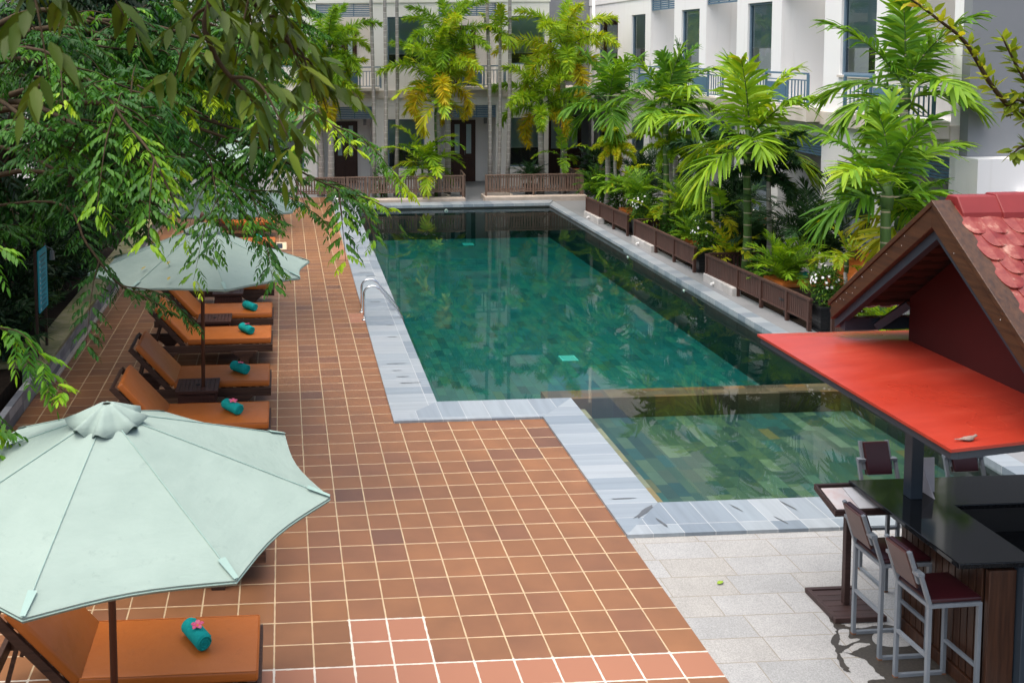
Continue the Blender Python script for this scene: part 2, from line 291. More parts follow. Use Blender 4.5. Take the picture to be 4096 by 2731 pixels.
def link(name,me,mat,parent,bevel=0,smooth=False,tint=None):
    o=bpy.data.objects.new(name,me); COL.objects.link(o)
    if mat: me.materials.append(M[mat] if isinstance(mat,str) else mat)
    if parent: o.parent=parent
    OFF[o.name]=OFF.get(parent.name,(0,0,0)) if parent else (0,0,0)
    if smooth: me.polygons.foreach_set('use_smooth',[True]*len(me.polygons))
    if bevel:
        b=o.modifiers.new('bevel','BEVEL'); b.width=bevel; b.segments=3 if bevel>.012 else 2; b.limit_method='ANGLE'; b.angle_limit=R(40)
        if bevel>.012: me.polygons.foreach_set('use_smooth',[True]*len(me.polygons))
    return o
def build(name,mb,mat,parent=None,bevel=0,smooth=False):
    o=OFF.get(parent.name,(0,0,0)) if parent else (0,0,0)
    me=bpy.data.meshes.new(name); me.from_pydata([(x-o[0],y-o[1],z-o[2]) for x,y,z in mb.v],[],mb.f); me.update()
    return link(name,me,mat,parent,bevel,smooth)
def tag(o,label,cat,group=None):
    o['label']=label; o['category']=cat
    if group: o['group']=group
    elif 'group' in o: del o['group']
    return o
def thing(name,label,cat,loc=(0,0,0),group=None):
    o=bpy.data.objects.new(name,None); COL.objects.link(o); o.location=loc; o.empty_display_size=.1; OFF[o.name]=tuple(loc)
    return tag(o,label,cat,group)
def struct(name,mb,mat,**k): o=build(name,mb,mat,None,**k); o['kind']='structure'; return o
def copy_thing(src,loc,rz=0,label=None,scale=None):
    def cp(o,p):
        c=o.copy(); COL.objects.link(c)
        if p: c.parent=p
        for ch in o.children: cp(ch,c)
        return c
    c=cp(src,None); c.location=loc; c.rotation_euler=(0,0,rz)
    if scale: c.scale=(scale,)*3
    if label: c['label']=label
    return c
# ---------------------------------------------------------------- leaf builder (numpy)
def nrm(a): return a/np.maximum(np.linalg.norm(a,axis=-1,keepdims=True),1e-9)
class LB:
    "collects many leaf blades: base, direction, up, length, width, droop, tint"
    def __init__(s): s.q=[]
    def add(s,base,dirs,up,L,Wd,droop,tint):
        base=np.atleast_2d(base).astype(float); n=len(base); b=lambda a:np.broadcast_to(np.asarray(a,float),(n,))
        s.q.append((base,np.broadcast_to(dirs,(n,3)),np.broadcast_to(up,(n,3)),b(L),b(Wd),b(droop),b(tint)))
    def mesh(s,name,mat,parent,prof=((0,.12),(.3,.9),(.65,.8),(1,.03)),fold=.25):
        B,D,U,L,Wd,dr,T=[np.concatenate([q[k] for q in s.q]) for k in range(7)]
        n=len(B); D=nrm(D); S=nrm(np.cross(D,U)); U=np.cross(S,D); k=len(prof); nv=3 if fold else 2
        V=np.zeros((n,k,nv,3))
        for i,(t,w) in enumerate(prof):
            c=B+D*(L*t)[:,None]; c[:,2]-=dr*L*t*t; h=(Wd*.5*w)[:,None]
            V[:,i,0]=c-S*h+(U*h*fold if fold else 0); V[:,i,-1]=c+S*h+(U*h*fold if fold else 0)
            if fold: V[:,i,1]=c
        F=[]
        for i in range(k-1):
            for j in range(nv-1): F.append((i*nv+j,i*nv+j+1,(i+1)*nv+j+1,(i+1)*nv+j))
        F=np.array(F); faces=(np.arange(n)[:,None,None]*(k*nv)+F[None]).reshape(-1,4); tint=np.repeat(T,len(F))
        return npmesh(name,V.reshape(-1,3),faces,mat,parent,tint)
def npmesh(name,V,faces,mat,parent,tint=None):
    o=np.array(OFF.get(parent.name,(0,0,0))) if parent else np.zeros(3)
    me=bpy.data.meshes.new(name); me.vertices.add(len(V)); me.vertices.foreach_set('co',(V-o).astype(np.float32).ravel())
    me.loops.add(faces.size); me.loops.foreach_set('vertex_index',faces.astype(np.int32).ravel())
    me.polygons.add(len(faces)); me.polygons.foreach_set('loop_start',np.arange(0,faces.size,4,dtype=np.int32)); me.polygons.foreach_set('loop_total',np.full(len(faces),4,dtype=np.int32))
    me.update(calc_edges=True)
    if tint is not None:
        a=me.attributes.new('tint','FLOAT','FACE'); a.data.foreach_set('value',np.clip(tint,0,1).astype(np.float32))
    return link(name,me,mat,parent)
UPV=np.array([0,0,1.])
def rv(n=1): return nrm(rng.normal(size=(n,3)))
# ================================================================ GROUND, POOL, PAVING
GZ=-1.35
struct('ground',MB().quad((-400,-400,GZ),(400,-400,GZ),(400,400,GZ),(-400,400,GZ)),'soil')
struct('terracotta_deck',MB().prism([(-3.35,-12),(3.4,-12),(3.4,4.93),(1.48,4.93),(1.60,22.7),(1.60,24.4),(-3.35,24.4)],-.12,0),'terra')
struct('granite_paving',MB().prism([(3.4,-12),(11.5,-12),(11.5,1.5),(8.42,1.82),(3.4,1.82)],-.12,-.004),'granite')
struct('slate_deck',MB().prism([(8.42,1.82),(11.5,1.5),(11.5,29.5),(-9,29.5),(-9,24.4),(1.6,24.4),(1.6,22.7),(8.42,22.7)],-.12,-.004),'slate')
mb=MB(); mb.prism([(1.48,4.93),(2.13,5.58),(2.25,22.1),(1.60,22.7)],-.10,.03); mb.prism([(3.40,1.82),(3.95,2.47),(3.95,5.58),(3.40,4.93)],-.10,.03)
struct('pool_coping',mb,'copY')
struct('pool_edge_strip',MB().prism([(8.13,2.47),(8.42,1.82),(8.42,22.7),(8.16,22.1)],-.10,.012),'copY')
mb=MB(); mb.prism([(1.48,4.93),(3.40,4.93),(3.95,5.58),(2.13,5.58)],-.10,.031); mb.prism([(3.40,1.82),(8.42,1.82),(8.13,2.47),(3.95,2.47)],-.10,.031)
mb.prism([(1.60,22.7),(2.25,22.1),(8.16,22.1),(8.42,22.7)],-.03,.05)
struct('pool_coping_across',mb,'copX')
WL=-.075
struct('pool_floor',MB().quad((2.0,5.6,-1.0),(8.3,5.6,-1.0),(8.3,22.3,-1.0),(2.0,22.3,-1.0)),'poolfl')
struct('pool_floor',MB().quad((3.8,2.3,-.46),(8.3,2.3,-.46),(8.3,6.1,-.46),(3.8,6.1,-.46)),'shallow')
struct('pool_wall',MB().box(2.0,22.12,-1.05,8.3,22.3,-.03).box(1.9,5.3,-1.05,3.9,5.60,-.10).box(3.8,2.2,-.6,8.3,2.49,-.10),'poolwx')
struct('pool_side_wall',MB().box(8.15,2.3,-1.05,8.4,22.2,-.05).hexa([(1.95,5.4,-1.05),(2.12,5.4,-1.05),(2.24,22.2,-1.05),(1.95,22.2,-1.05),(1.95,5.4,-.10),(2.12,5.4,-.10),(2.24,22.2,-.10),(1.95,22.2,-.10)]).box(3.72,2.3,-.6,3.94,5.5,-.10),'poolwy')
struct('pool_divider',MB().box(3.76,6.08,-1.05,8.2,6.42,-.17).box(3.76,5.55,-1.05,4.02,6.079,-.17),'ledgex')
struct('pool_bench',MB().box(3.9,2.4,-.5,4.30,6.079,-.32),'ledge')
struct('pool_water',MB().prism([(2.02,5.45),(3.78,5.45),(3.78,2.35),(8.25,2.35),(8.25,22.25),(2.02,22.25)],-1.2,WL),'water')
# wet stains on the coping: thin sheets
def sheet(name,polys,z,mat,kind='structure'):
    from mathutils.geometry import tessellate_polygon as tp_
    mb=MB()
    for p in polys: mb.add([(x,y,z) for x,y in p],[tuple(q) if (p[q[1]][0]-p[q[0]][0])*(p[q[2]][1]-p[q[0]][1])-(p[q[1]][1]-p[q[0]][1])*(p[q[2]][0]-p[q[0]][0])>0 else tuple(q)[::-1] for q in tp_([[Vector((x,y,0)) for x,y in p]])])
    o=build(name,mb,mat); o['kind']=kind; return o
def blob(cx,cy,rx,ry,n=14,rot=0,seed=0):
    r=random.Random(seed); c,s=math.cos(rot),math.sin(rot); out=[]
    for i in range(n):
        a=2*math.pi*i/n; k=1+r.uniform(-.3,.3); x,y=rx*k*math.cos(a),ry*k*math.sin(a); out.append((cx+x*c-y*s,cy+x*s+y*c))
    return out
st=[blob(3.74,2.28,.20,.028,16,.75,3),blob(3.83,2.02,.10,.018,12,-1.35,4),blob(3.62,2.58,.14,.009,12,0,5),blob(4.70,2.28,.09,.012,12,-1.2,9),blob(5.25,2.30,.10,.014,12,-1.2,10),blob(5.02,2.0,.09,.01,12,-1.2,12)]
for i,(y,x,l) in enumerate([(6.35,1.86,.16),(6.62,1.80,.10),(6.9,1.75,.07),(7.22,1.78,.16),(8.6,1.85,.10),(9.3,1.9,.08),(10.9,1.8,.1),(12.6,1.84,.18),(13.0,1.9,.12),(13.35,1.8,.2),(13.9,1.85,.15),(14.5,1.9,.2),(15.4,1.8,.16),(16.3,1.85,.2),(17.2,1.9,.1),(18.4,1.95,.18),(20.0,1.9,.12)]): st.append(blob(x,y,l,.012,12,.03,40+i))
sheet('wet_stains',st,.0345,'stain')
pud=[(4.61,.41),(4.58,.31),(4.55,.19),(4.44,.07),(4.41,-.04),(4.36,-.16),(4.33,-.30),(4.37,-.32),(4.39,-.19),(4.43,-.08),(4.50,-.12),(4.57,-.20),(4.56,-.34),(4.58,-.42),(4.42,-.47),(4.52,-.9),(5.3,-.9),(5.2,.1),(5.04,.24),(4.78,.22),(4.70,.24),(4.64,.30)]
def smooth_poly(p,seed,am=.012,k=5):
    r=random.Random(seed); out=[]
    n=len(p)
    for i in range(n):
        a,b,c,d=[Vector(p[(i+j)%n]) for j in (-1,0,1,2)]
        for s in range(k):
            t=s/k; q=.5*((2*b)+(c-a)*t+(2*a-5*b+4*c-d)*t*t+(3*b-a-3*c+d)*t**3); out.append((q.x+r.uniform(-am,am),q.y+r.uniform(-am,am)))
    return out
sheet('puddle',[smooth_poly(pud,1,.010)],.0005,'puddle')
sheet('dry_patch',[smooth_poly([(4.47,.02),(4.52,.0),(4.68,.07),(4.60,.09),(4.66,.20),(4.58,.20),(4.52,.08)],2,.005),smooth_poly([(4.85,.14),(5.02,.12),(5.06,-.02),(4.86,-.05),(4.76,.02)],3,.005),smooth_poly([(4.46,-.07),(4.50,-.10),(4.60,-.05),(4.72,.0),(4.62,.02),(4.55,-.02)],4,.005)],.002,'granite')
# retaining wall and garden bed on the left
struct('planting_bed',MB().prism([(-40,-12),(-3.6,-12),(-3.6,40),(-40,40)],-.2,.30),'soil')
t=thing('planter_wall','low planter wall of grey stone cladding with mossy top beside the terracotta deck','wall',(-3.4,8,0))
build('stone_face',MB().box(-3.40,6.75,-.05,-3.26,30,.30).box(-9,6.62,-.05,-3.26,6.75,.30).box(-3.45,-12,-.05,-3.36,6.6,.26),'retain',t)
build('coping_stone',MB().box(-3.66,6.60,.302,-3.25,30,.36).box(-9,6.60,.302,-3.662,6.9,.36),'retaintop',t,.006)
build('kerb_strip',MB().box(-3.26,6.8,-.05,-3.20,24,.03),'plinth',t)
# small fittings in the pool
def mk_grate(loc,label):
    t=thing('pool_drain',label,'drain',loc,'drain grates on the pool floor')
    x,y,z=loc
    build('frame',MB().box(x-.15,y-.15,z,x+.15,y-.12,z+.02).box(x-.15,y+.12,z,x+.15,y+.15,z+.02).box(x-.15,y-.12,z,x-.12,y+.12,z+.02).box(x+.12,y-.12,z,x+.15,y+.12,z+.02),'grate',t)
    mb=MB()
    for k in range(6): mb.box(x-.12,y-.115+k*.04,z+.002,x+.12,y-.09+k*.04,z+.015)
    build('bars',mb,'grate',t)
mk_grate((5.33,10.4,-.998),'square mint drain grate on the pool floor, the nearer and larger of two')
mk_grate((5.50,21.2,-.998),'square mint drain grate on the pool floor near the far end')
for (x,y),w in (((8.14,11.95),'nearer the red roof'),((8.14,15.2),'farther from the red roof')):
    t=thing('pool_light','small white round fitting on the dark right pool wall, '+w,'pool fitting',(x,y,-.17))
    build('rim',MB().tube([(x,y,-.17),(x-.03,y,-.17)],[.035,.03],14),'grate',t); build('cap',MB().tube([(x-.03,y,-.17),(x-.045,y,-.17)],[.03,.02],12),'greym',t)
t=thing('pool_light','small white round fitting on the far pool wall at the waterline','pool fitting',(5.0,22.12,-.14))
build('rim',MB().tube([(5,22.13,-.14),(5,22.08,-.14)],[.06,.05],14),'grate',t); build('cap',MB().tube([(5,22.08,-.14),(5,22.06,-.14)],[.03,.02],12),'greym',t)
# ladders
def mk_ladder(x,y,label):
    t=thing('pool_ladder',label,'ladder',(x,y,0),'steel pool ladders')
    for s in (-.26,.26):
        pts=[(x,y+s,-.0),(x,y+s,.46)]
        for k in range(1,7): a=math.pi/2*k/6*1.0; pts.append((x+.14-.14*math.cos(a),y+s,.46+.14*math.sin(a)))
        pts+=[(x+.20,y+s,.597),(x+.28,y+s,.55),(x+.56,y+s,.20),(x+.66,y+s,.06),(x+.70,y+s,-.08),(x+.70,y+s,-.75)]
        build('handrail',MB().tube(pts,.021,10),'chrome',t,smooth=True)
        build('floor_flange',MB().lathe([(.045,0),(.045,.012),(.025,.02)],12,(x,y+s)),'chrome',t,smooth=True)
    for z in (-.2,-.45): build('rung',MB().box(x+.66,y-.25,z-.02,x+.74,y+.25,z+.01),'chrome',t,.004)
mk_ladder(1.50,10.03,'polished steel pool ladder halfway along the left coping')
mk_ladder(1.52,20.35,'polished steel pool ladder by the far left pool corner, partly behind leaves')
t=thing('deck_drain','small deck drain with beige frame and dark grating beside an orange lounger','drain',(.03,16.5,0))
build('frame',MB().box(-.12,16.06,.002,.17,16.18,.012).box(-.12,16.82,.002,.17,16.95,.012).box(-.12,16.18,.002,-.07,16.82,.012).box(.07,16.18,.002,.17,16.82,.012),'drainf',t)
build('grating',MB().box(-.07,16.18,.001,.07,16.82,.003).box(-.07,16.36,.003,.07,16.40,.01).box(-.07,16.58,.003,.07,16.62,.01),'steelblue',t)
# ================================================================ BUILDINGS
def mk_door(name,parent,x0,x1,y,z0,z1):
    d=build(name,MB().box(x0,y,z0,x1,y+.06,z1),'doorw',parent)
    xm=(x0+x1)/2
    for a,b in ((x0+.08,xm-.04),(xm+.04,x1-.08)):
        build('pane',MB().box(a+.08,y-.02,z0+1.0,b-.08,y-.001,z1-.15),'blind',d); build('panel',MB().box(a,y-.025,z0+.12,b,y-.001,z0+.8),'doorw',d,.008)
    build('handle',MB().tube([(xm+.06,y-.05,z0+.95),(xm+.06,y-.05,z0+1.15)],.012,6),'chrome',d); return d
def window_y(parent,x0,x1,z0,z1,y,split=.42,label=None):   # facade facing -Y
    f=MB(); w=.05
    f.box(x0,y+.05,z0,x0+w,y+.14,z1); f.box(x1-w,y+.05,z0,x1,y+.14,z1); f.box(x0+w,y+.05,z1-w,x1-w,y+.14,z1); f.box(x0+w,y+.05,z0,x1-w,y+.14,z0+w)
    o=build('window',f,'frame',parent)
    build('pane',MB().quad((x0+w,y+.09,z0+w),(x1-w,y+.09,z0+w),(x1-w,y+.09,z1-w),(x0+w,y+.09,z1-w)),'glass',o)
    zs=z0+(z1-z0)*split; build('blind',MB().box(x0+w,y+.115,zs,x1-w,y+.12,z1-w),'blind',o); build('blind_bar',MB().box(x0+w,y+.11,zs-.03,x1-w,y+.125,zs),'blindbar',o)
    build('dark_room',MB().quad((x0,y+.6,z0),(x1,y+.6,z0),(x1,y+.6,z1),(x0,y+.6,z1)),'void',o)
def window_x(parent,y0,y1,z0,z1,x,split=.42,blind='blind'):   # facade facing -X
    f=MB(); w=.05
    f.box(x+.05,y0,z0,x+.14,y0+w,z1); f.box(x+.05,y1-w,z0,x+.14,y1,z1); f.box(x+.05,y0+w,z1-w,x+.14,y1-w,z1); f.box(x+.05,y0+w,z0,x+.14,y1-w,z0+w)
    o=build('window',f,'frame',parent)
    build('pane',MB().quad((x+.09,y1-w,z0+w),(x+.09,y0+w,z0+w),(x+.09,y0+w,z1-w),(x+.09,y1-w,z1-w)),'glass',o)
    zs=z0+(z1-z0)*split; build('blind',MB().box(x+.115,y0+w,zs,x+.12,y1-w,z1-w),blind,o); build('blind_bar',MB().box(x+.11,y0+w,zs-.03,x+.125,y1-w,zs),'blindbar',o)
    build('dark_room',MB().quad((x+.6,y1,z0),(x+.6,y0,z0),(x+.6,y0,z1),(x+.6,y1,z1)),'void',o)
    build('sill',MB().box(x-.05,y0-.03,z0-.05,x+.05,y1+.03,z0-.003),'slab',o)
def louvre(parent,ax,a0,a1,z0,z1,p):
    mb=MB(); n=7; h=(z1-z0)/n
    for k in range(n):
        z=z0+k*h
        if ax=='y': mb.hexa([(a0,p,z),(a1,p,z),(a1,p+.02,z+.01),(a0,p+.02,z+.01),(a0,p,z+h*.72),(a1,p,z+h*.72),(a1,p+.02,z+h*.72),(a0,p+.02,z+h*.72)])
        else: mb.box(p,a0,z,p+.025,a1,z+h*.72)
    for t in (0,.33,.67,1):
        c=a0+(a1-a0)*t; c=min(max(c,a0+.015),a1-.015)
        if ax=='y': mb.box(c-.015,p+.018,z0,c+.015,p+.05,z1)
        else: mb.box(p+.022,c-.015,z0,p+.055,c+.015,z1)
    build('louvre',mb,'blue',parent)
def railing(parent,ax,a0,a1,z0,p):
    def P(a,z,d=0): return (a,p+d,z) if ax=='y' else (p+d,a,z)
    mb=MB(); T=.7
    for zz,w in ((z0+T,.05),(z0+T-.14,.03),(z0+.06,.03)): mb.bar(P(a0,zz),P(a1,zz),w,w*.8)
    L=a1-a0
    for t in (0.0,.32,.68,1.0): mb.bar(P(a0+L*t,z0),P(a0+L*t,z0+T-.02),.045,.045,(1,0,0) if ax=='y' else (0,1,0))
    for t in list(np.arange(.05,.30,.05))+list(np.arange(.73,.99,.05)): mb.bar(P(a0+L*t,z0+.06),P(a0+L*t,z0+T-.14),.02,.02,(1,0,0) if ax=='y' else (0,1,0))
    o=build('railing',mb,'blue',parent)
    q=MB()
    if ax=='y': q.box(a0+L*.35,p-.01,z0+.1,a0+L*.65,p+.01,z0+T-.2)
    else: q.box(p-.01,a0+L*.35,z0+.1,p+.01,a0+L*.65,z0+T-.2)
    build('infill_panel',q,'blue',o)
# --- back building
BY=26.3
bb=thing('hotel_block','two storey cream hotel block across the far end of the pool behind the palms','building',(3,BY,0))
wl=MB(); rec=[(-6.95,-5.0),(-2.85,-.9),(1.27,3.2),(5.44,7.42)]; bays=[(-9,-6.95,None),(-5.0,-2.85,(-4.5,-3.3)),(-.9,1.27,(-.42,.82)),(3.2,5.44,(3.69,4.95)),(7.42,9.25,(7.88,9.10))]
for a,b,wn in bays:
    if wn:
        wl.box(a,BY,-.1,wn[0],BY+.3,7.4); wl.box(wn[1],BY,-.1,b,BY+.3,7.4)
        for z0,z1 in ((-.1,.66),(2.35,4.17),(5.82,7.4)): wl.box(wn[0],BY,z0,wn[1],BY+.3,z1)
        for z0,z1 in ((.66,2.35),(4.17,5.82)): window_y(bb,wn[0],wn[1],z0,z1,BY,.40 if z0<2 else .25)
    else: wl.box(a,BY,-.1,b,BY+.3,7.4)
    wl.box(a,BY+.302,-.1,a+.2,BY+1.4,7.4); wl.box(b-.2,BY+.302,-.1,b,BY+1.4,7.4)
for a,b in rec:
    wl.box(a,BY,2.80,b,BY+.3,3.4); wl.box(a,BY,6.27,b,BY+.3,7.4); wl.box(a,BY+1.4,-.1,b,BY+1.6,7.4); wl.box(a,BY+.302,2.86,b,BY+1.398,3.38)
build('wall',wl,'cream',bb)
build('parapet_moulding',MB().box(-9,BY-.03,6.30,9.28,BY-.001,7.4),'cream',bb)
mb=MB().box(-9,BY-.10,3.08,9.30,BY-.001,3.34)
for a,b in rec: mb.box(a-.15,BY-.45,3.342,b+.15,BY-.001,3.44)
build('balcony_slab',mb,'slab',bb)
build('string_course',MB().box(-9,BY-.02,2.82,9.27,BY-.001,2.86),'cream',bb)
for a,b in rec:
    louvre(bb,'y',a+.01,b-.01,2.38,2.80,BY+.03); louvre(bb,'y',a+.01,b-.01,5.84,6.27,BY+.03)
    mk_door('door',bb,a+.62,b-.45,BY+1.33,0,2.2); mk_door('door',bb,a+.62,b-.45,BY+1.33,3.44,5.55)
    railing(bb,'y',a-.05,b+.22,3.44,BY-.38)
    for z in (2.12,5.62): build('wall_lamp',MB().box(b-.30,BY+.5,z,b-.203,BY+.62,z+.2),'sconce',bb,.004)
build('corner_wall',MB().box(9.05,BY+.302,-.1,9.25,29.0,7.4).box(9.05,29.0,-.1,13,29.2,7.4),'grayw',bb)
mk_door('door',bb,9.9,11.2,28.93,0,2.2); mk_door('door',bb,9.9,11.2,28.93,3.5,5.7)
build('drainpipe',MB().tube([(10.66,25.9,0),(10.66,25.9,7.4)],.05,10),'pvc',bb,smooth=True)
build('upper_landing',MB().box(9.26,26.0,3.08,11.48,29,3.34),'slab',bb)
t=thing('wooden_steps','orange brown wooden steps in the shaded corner between the two hotel blocks','steps',(10.3,25.2,0))
for k in range(4): build('tread',MB().box(9.75,24.9+k*.3,.12+k*.14,11.2,25.23+k*.3,.17+k*.14),'deckw',t,.006)
build('side_board',MB().hexa([(9.70,24.9,0),(9.745,24.9,0),(9.745,26.1,.0),(9.70,26.1,.0),(9.70,24.9,.2),(9.745,24.9,.2),(9.745,26.1,.62),(9.70,26.1,.62)]),'deckw',t)
# --- right building
BX=11.5
rb=thing('white_hotel_wing','long white hotel wing with blue louvres and balconies along the right deck','building',(BX,16,0))
rec=[(21.05,22.9),(17.06,18.87),(13.02,14.83),(8.98,10.8)]; piers=[(22.9,29.0,[(23.35,24.57),(25.9,27.95)]),(18.87,21.05,[(19.30,20.52)]),(14.83,17.06,[(15.28,16.48)]),(10.8,13.02,[(11.2,12.4)]),(8.76,8.98,[])]
wl=MB()
for a,b,ws in piers:
    y=a
    for wa,wb in ws:
        wl.box(BX,y,-.1,BX+.3,wa,7.4)
        for z0,z1 in ((-.1,.77),(2.37,4.13),(5.76,7.4)): wl.box(BX,wa,z0,BX+.3,wb,z1)
        for z0,z1 in ((.77,2.37),(4.13,5.76)): window_x(rb,wa,wb,z0,z1,BX,(.02 if wa>25 else (.33 if z0<2 else .35)),'curtain' if wa>25 else 'blind')
        y=wb
    wl.box(BX,y,-.1,BX+.3,b,7.4)
    wl.box(BX+.302,a,-.1,BX+1.5,a+.1,7.4); wl.box(BX+.302,b-.1,-.1,BX+1.5,b,7.4)
for a,b in rec: wl.box(BX,a,2.80,BX+.3,b,3.4); wl.box(BX,a,6.27,BX+.3,b,7.4); wl.box(BX+1.5,a,-.1,BX+1.7,b,7.4); wl.box(BX+.302,a,2.86,BX+1.498,b,3.38)
build('wall',wl,'white',rb)
build('parapet_moulding',MB().box(BX-.03,8.76,6.25,BX-.001,29,7.4),'white',rb)
mb=MB().box(BX-.16,8.75,3.09,BX-.001,29,3.36)
for a,b in rec: mb.box(BX-.46,max(a-.2,8.76),3.14,BX-.161,b+.25,3.43)
build('balcony_slab',mb,'slab',rb)
for a,b in rec:
    louvre(rb,'x',a+.01,b-.01,2.39,2.80,BX+.03); louvre(rb,'x',a+.01,b-.01,5.84,6.27,BX+.03)
    railing(rb,'x',max(a-.1,8.80),b+.75,3.44,BX-.38)
    for z in (2.14,5.56): build('wall_lamp',MB().box(BX+.45,a+.103,z,BX+.58,a+.2,z+.22),'sconce',rb,.004)
    d=build('door',MB().box(BX+1.44,a+.4,0,BX+1.497,b-.4,2.15).box(BX+1.44,a+.4,3.44,BX+1.497,b-.4,5.5),'doorw',rb)
    build('pane',MB().box(BX+1.42,a+.6,.5,BX+1.437,b-.6,1.95).box(BX+1.42,a+.6,3.9,BX+1.437,b-.6,5.3),'blind',d)
t=thing('grey_gable_wall','plain grey end wall rising above a white plinth at the right edge','wall',(14,8.7,0))
build('wall',MB().box(BX-.0,8.55,2.86,30,8.75,9),'grayw',t); build('base_block',MB().box(BX-.06,8.2,-.1,30,8.754,2.855),'white',t)
build('ledge',MB().box(BX+.6,8.05,2.2,30,8.199,2.32),'white',t)
# ================================================================ FENCES
def fence(label,p0,p1,z0,z1,pitch,sw,mat,posts,group=None,legs=0.0,gap=True):
    p0=Vector((*p0,0));p1=Vector((*p1,0)); d=(p1-p0); L=d.length; d/=L; n=Vector((-d.y,d.x,0))
    t=thing('slat_fence',label,'fence',tuple(p0),group)
    def at(s,o,z): q=p0+d*s+n*o; return (q.x,q.y,z)
    def slab(mb,s0,s1,o0,o1,a,b): mb.hexa([at(s0,o0,a),at(s1,o0,a),at(s1,o1,a),at(s0,o1,a),at(s0,o0,b),at(s1,o0,b),at(s1,o1,b),at(s0,o1,b)])
    mb=MB(); k=.03
    while k<L-.03-sw: slab(mb,k,k+sw,-.008,.008,z0+.02,z1-.03); k+=pitch
    slab(mb,.0,L,.009,.026,z0+.05,z0+.09); slab(mb,.0,L,.009,.026,z1-.10,z1-.06)
    build('slat_panel',mb,mat,t)
    m2=MB(); slab(m2,-.02,L+.02,-.03,.03,z1-.03,z1+.012); build('top_rail',m2,mat,t,.004)
    m2=MB(); slab(m2,.0,L,-.02,.02,z0-.012,z0+.02); build('bottom_rail',m2,mat,t,.004)
    for s in posts: m2=MB(); s=s*L; slab(m2,s-.025,s+.025,-.033,.031,legs,z1-.031); build('post',m2,mat,t,.003)
    return t
G1='wooden fences along the right pool deck'
F1=fence('brown slat fence with grey plinth, farthest of the right deck fences',(8.62,19.94),(8.74,16.91),.16,.54,.062,.052,'fence',(.01,.35,.68,.99),G1)
F2=fence('brown slat fence second along the right deck, white flowered pot at its near end',(8.65,16.2),(8.72,12.8),.16,.54,.062,.052,'fence',(.01,.39,.69,.99),G1)
F3=fence('long brown slat fence in front of the tall green palm beside the pool',(8.65,12.1),(8.82,8.42),.16,.54,.062,.052,'fence',(.01,.35,.58,.81,.99),G1)
F4=fence('brown slat fence mostly hidden behind the red roofed bar',(8.80,7.75),(8.80,4.2),.16,.54,.062,.052,'fence',(.01,.5,.99),G1)
for nm,(x,y) in (('farthest fence',(8.66,19.9)),('middle fence',(8.69,16.15)),('long fence',(8.71,12.05))):
    tag(build('fence_plinth',MB().box(x-.12,y-1.25,-.05,x+.05,y+.05,.155),'plinthg',None,.01),'grey concrete plinth under the far end of the %s on the right deck'%nm,'plinth','concrete plinths')
    t=thing('water_tap','small white pipe stub on the plinth of the %s'%nm,'pipe',(x-.13,y-.45,.02)); build('stub',MB().tube([(x-.12,y-.45,.06),(x-.17,y-.45,.06),(x-.175,y-.45,.03)],.022,8),'pvc',t); build('collar',MB().tube([(x-.121,y-.45,.06),(x-.135,y-.45,.06)],.032,8),'pvc',t)
for x,y,nm in ((8.80,7.80,'bar'),(8.70,12.16,'long fence'),(8.70,16.26,'middle fence')):
    fence('short return fence at the far end of the %s'%('fence behind the bar' if nm=='bar' else nm),(x+.05,y),(x+1.15,y),.16,.54,.075,.045,'fence',(.02,.98),'short return fences')
G2='weathered fences at the far end of the pool'
fence('weathered slat fence at the far left end, partly behind leaves',(.50,23.1),(2.0,23.1),.30,.80,.085,.05,'fencefar',(.01,.99),G2,.0)
fence('short weathered slat fence piece between two longer ones behind the far coping',(2.06,23.12),(2.68,23.12),.30,.80,.085,.05,'fencefar',(.02,.98),G2,.0)
fence('weathered slat fence left of the doorway gap at the far end',(2.74,23.1),(5.70,23.1),.30,.80,.085,.05,'fencefar',(.005,.5,.995),G2,.13)
fence('short weathered return fence at the doorway gap of the far end',(5.76,23.2),(5.86,24.4),.30,.80,.085,.05,'fencefar',(.05,.98),G2,.0)
fence('weathered slat fence right of the doorway gap at the far end',(6.40,23.1),(9.42,23.1),.27,.80,.085,.05,'fencefar',(.005,.5,.995),G2,.15)
fence('weathered return fence at the right end of the far fences',(9.46,23.05),(9.50,24.7),.27,.80,.085,.05,'fencefar',(.02,.98),G2,.0)
tag(build('fence_plinth',MB().box(2.3,22.80,-.05,5.72,23.2,.13),'plinth',None,.01),'low pale pinkish plinth under the far fence left of the doorway gap','plinth')
tag(build('fence_plinth',MB().box(6.34,22.80,-.08,9.54,23.2,.15),'plinth',None,.01),'low pale pinkish plinth under the far fence right of the doorway gap','plinth')
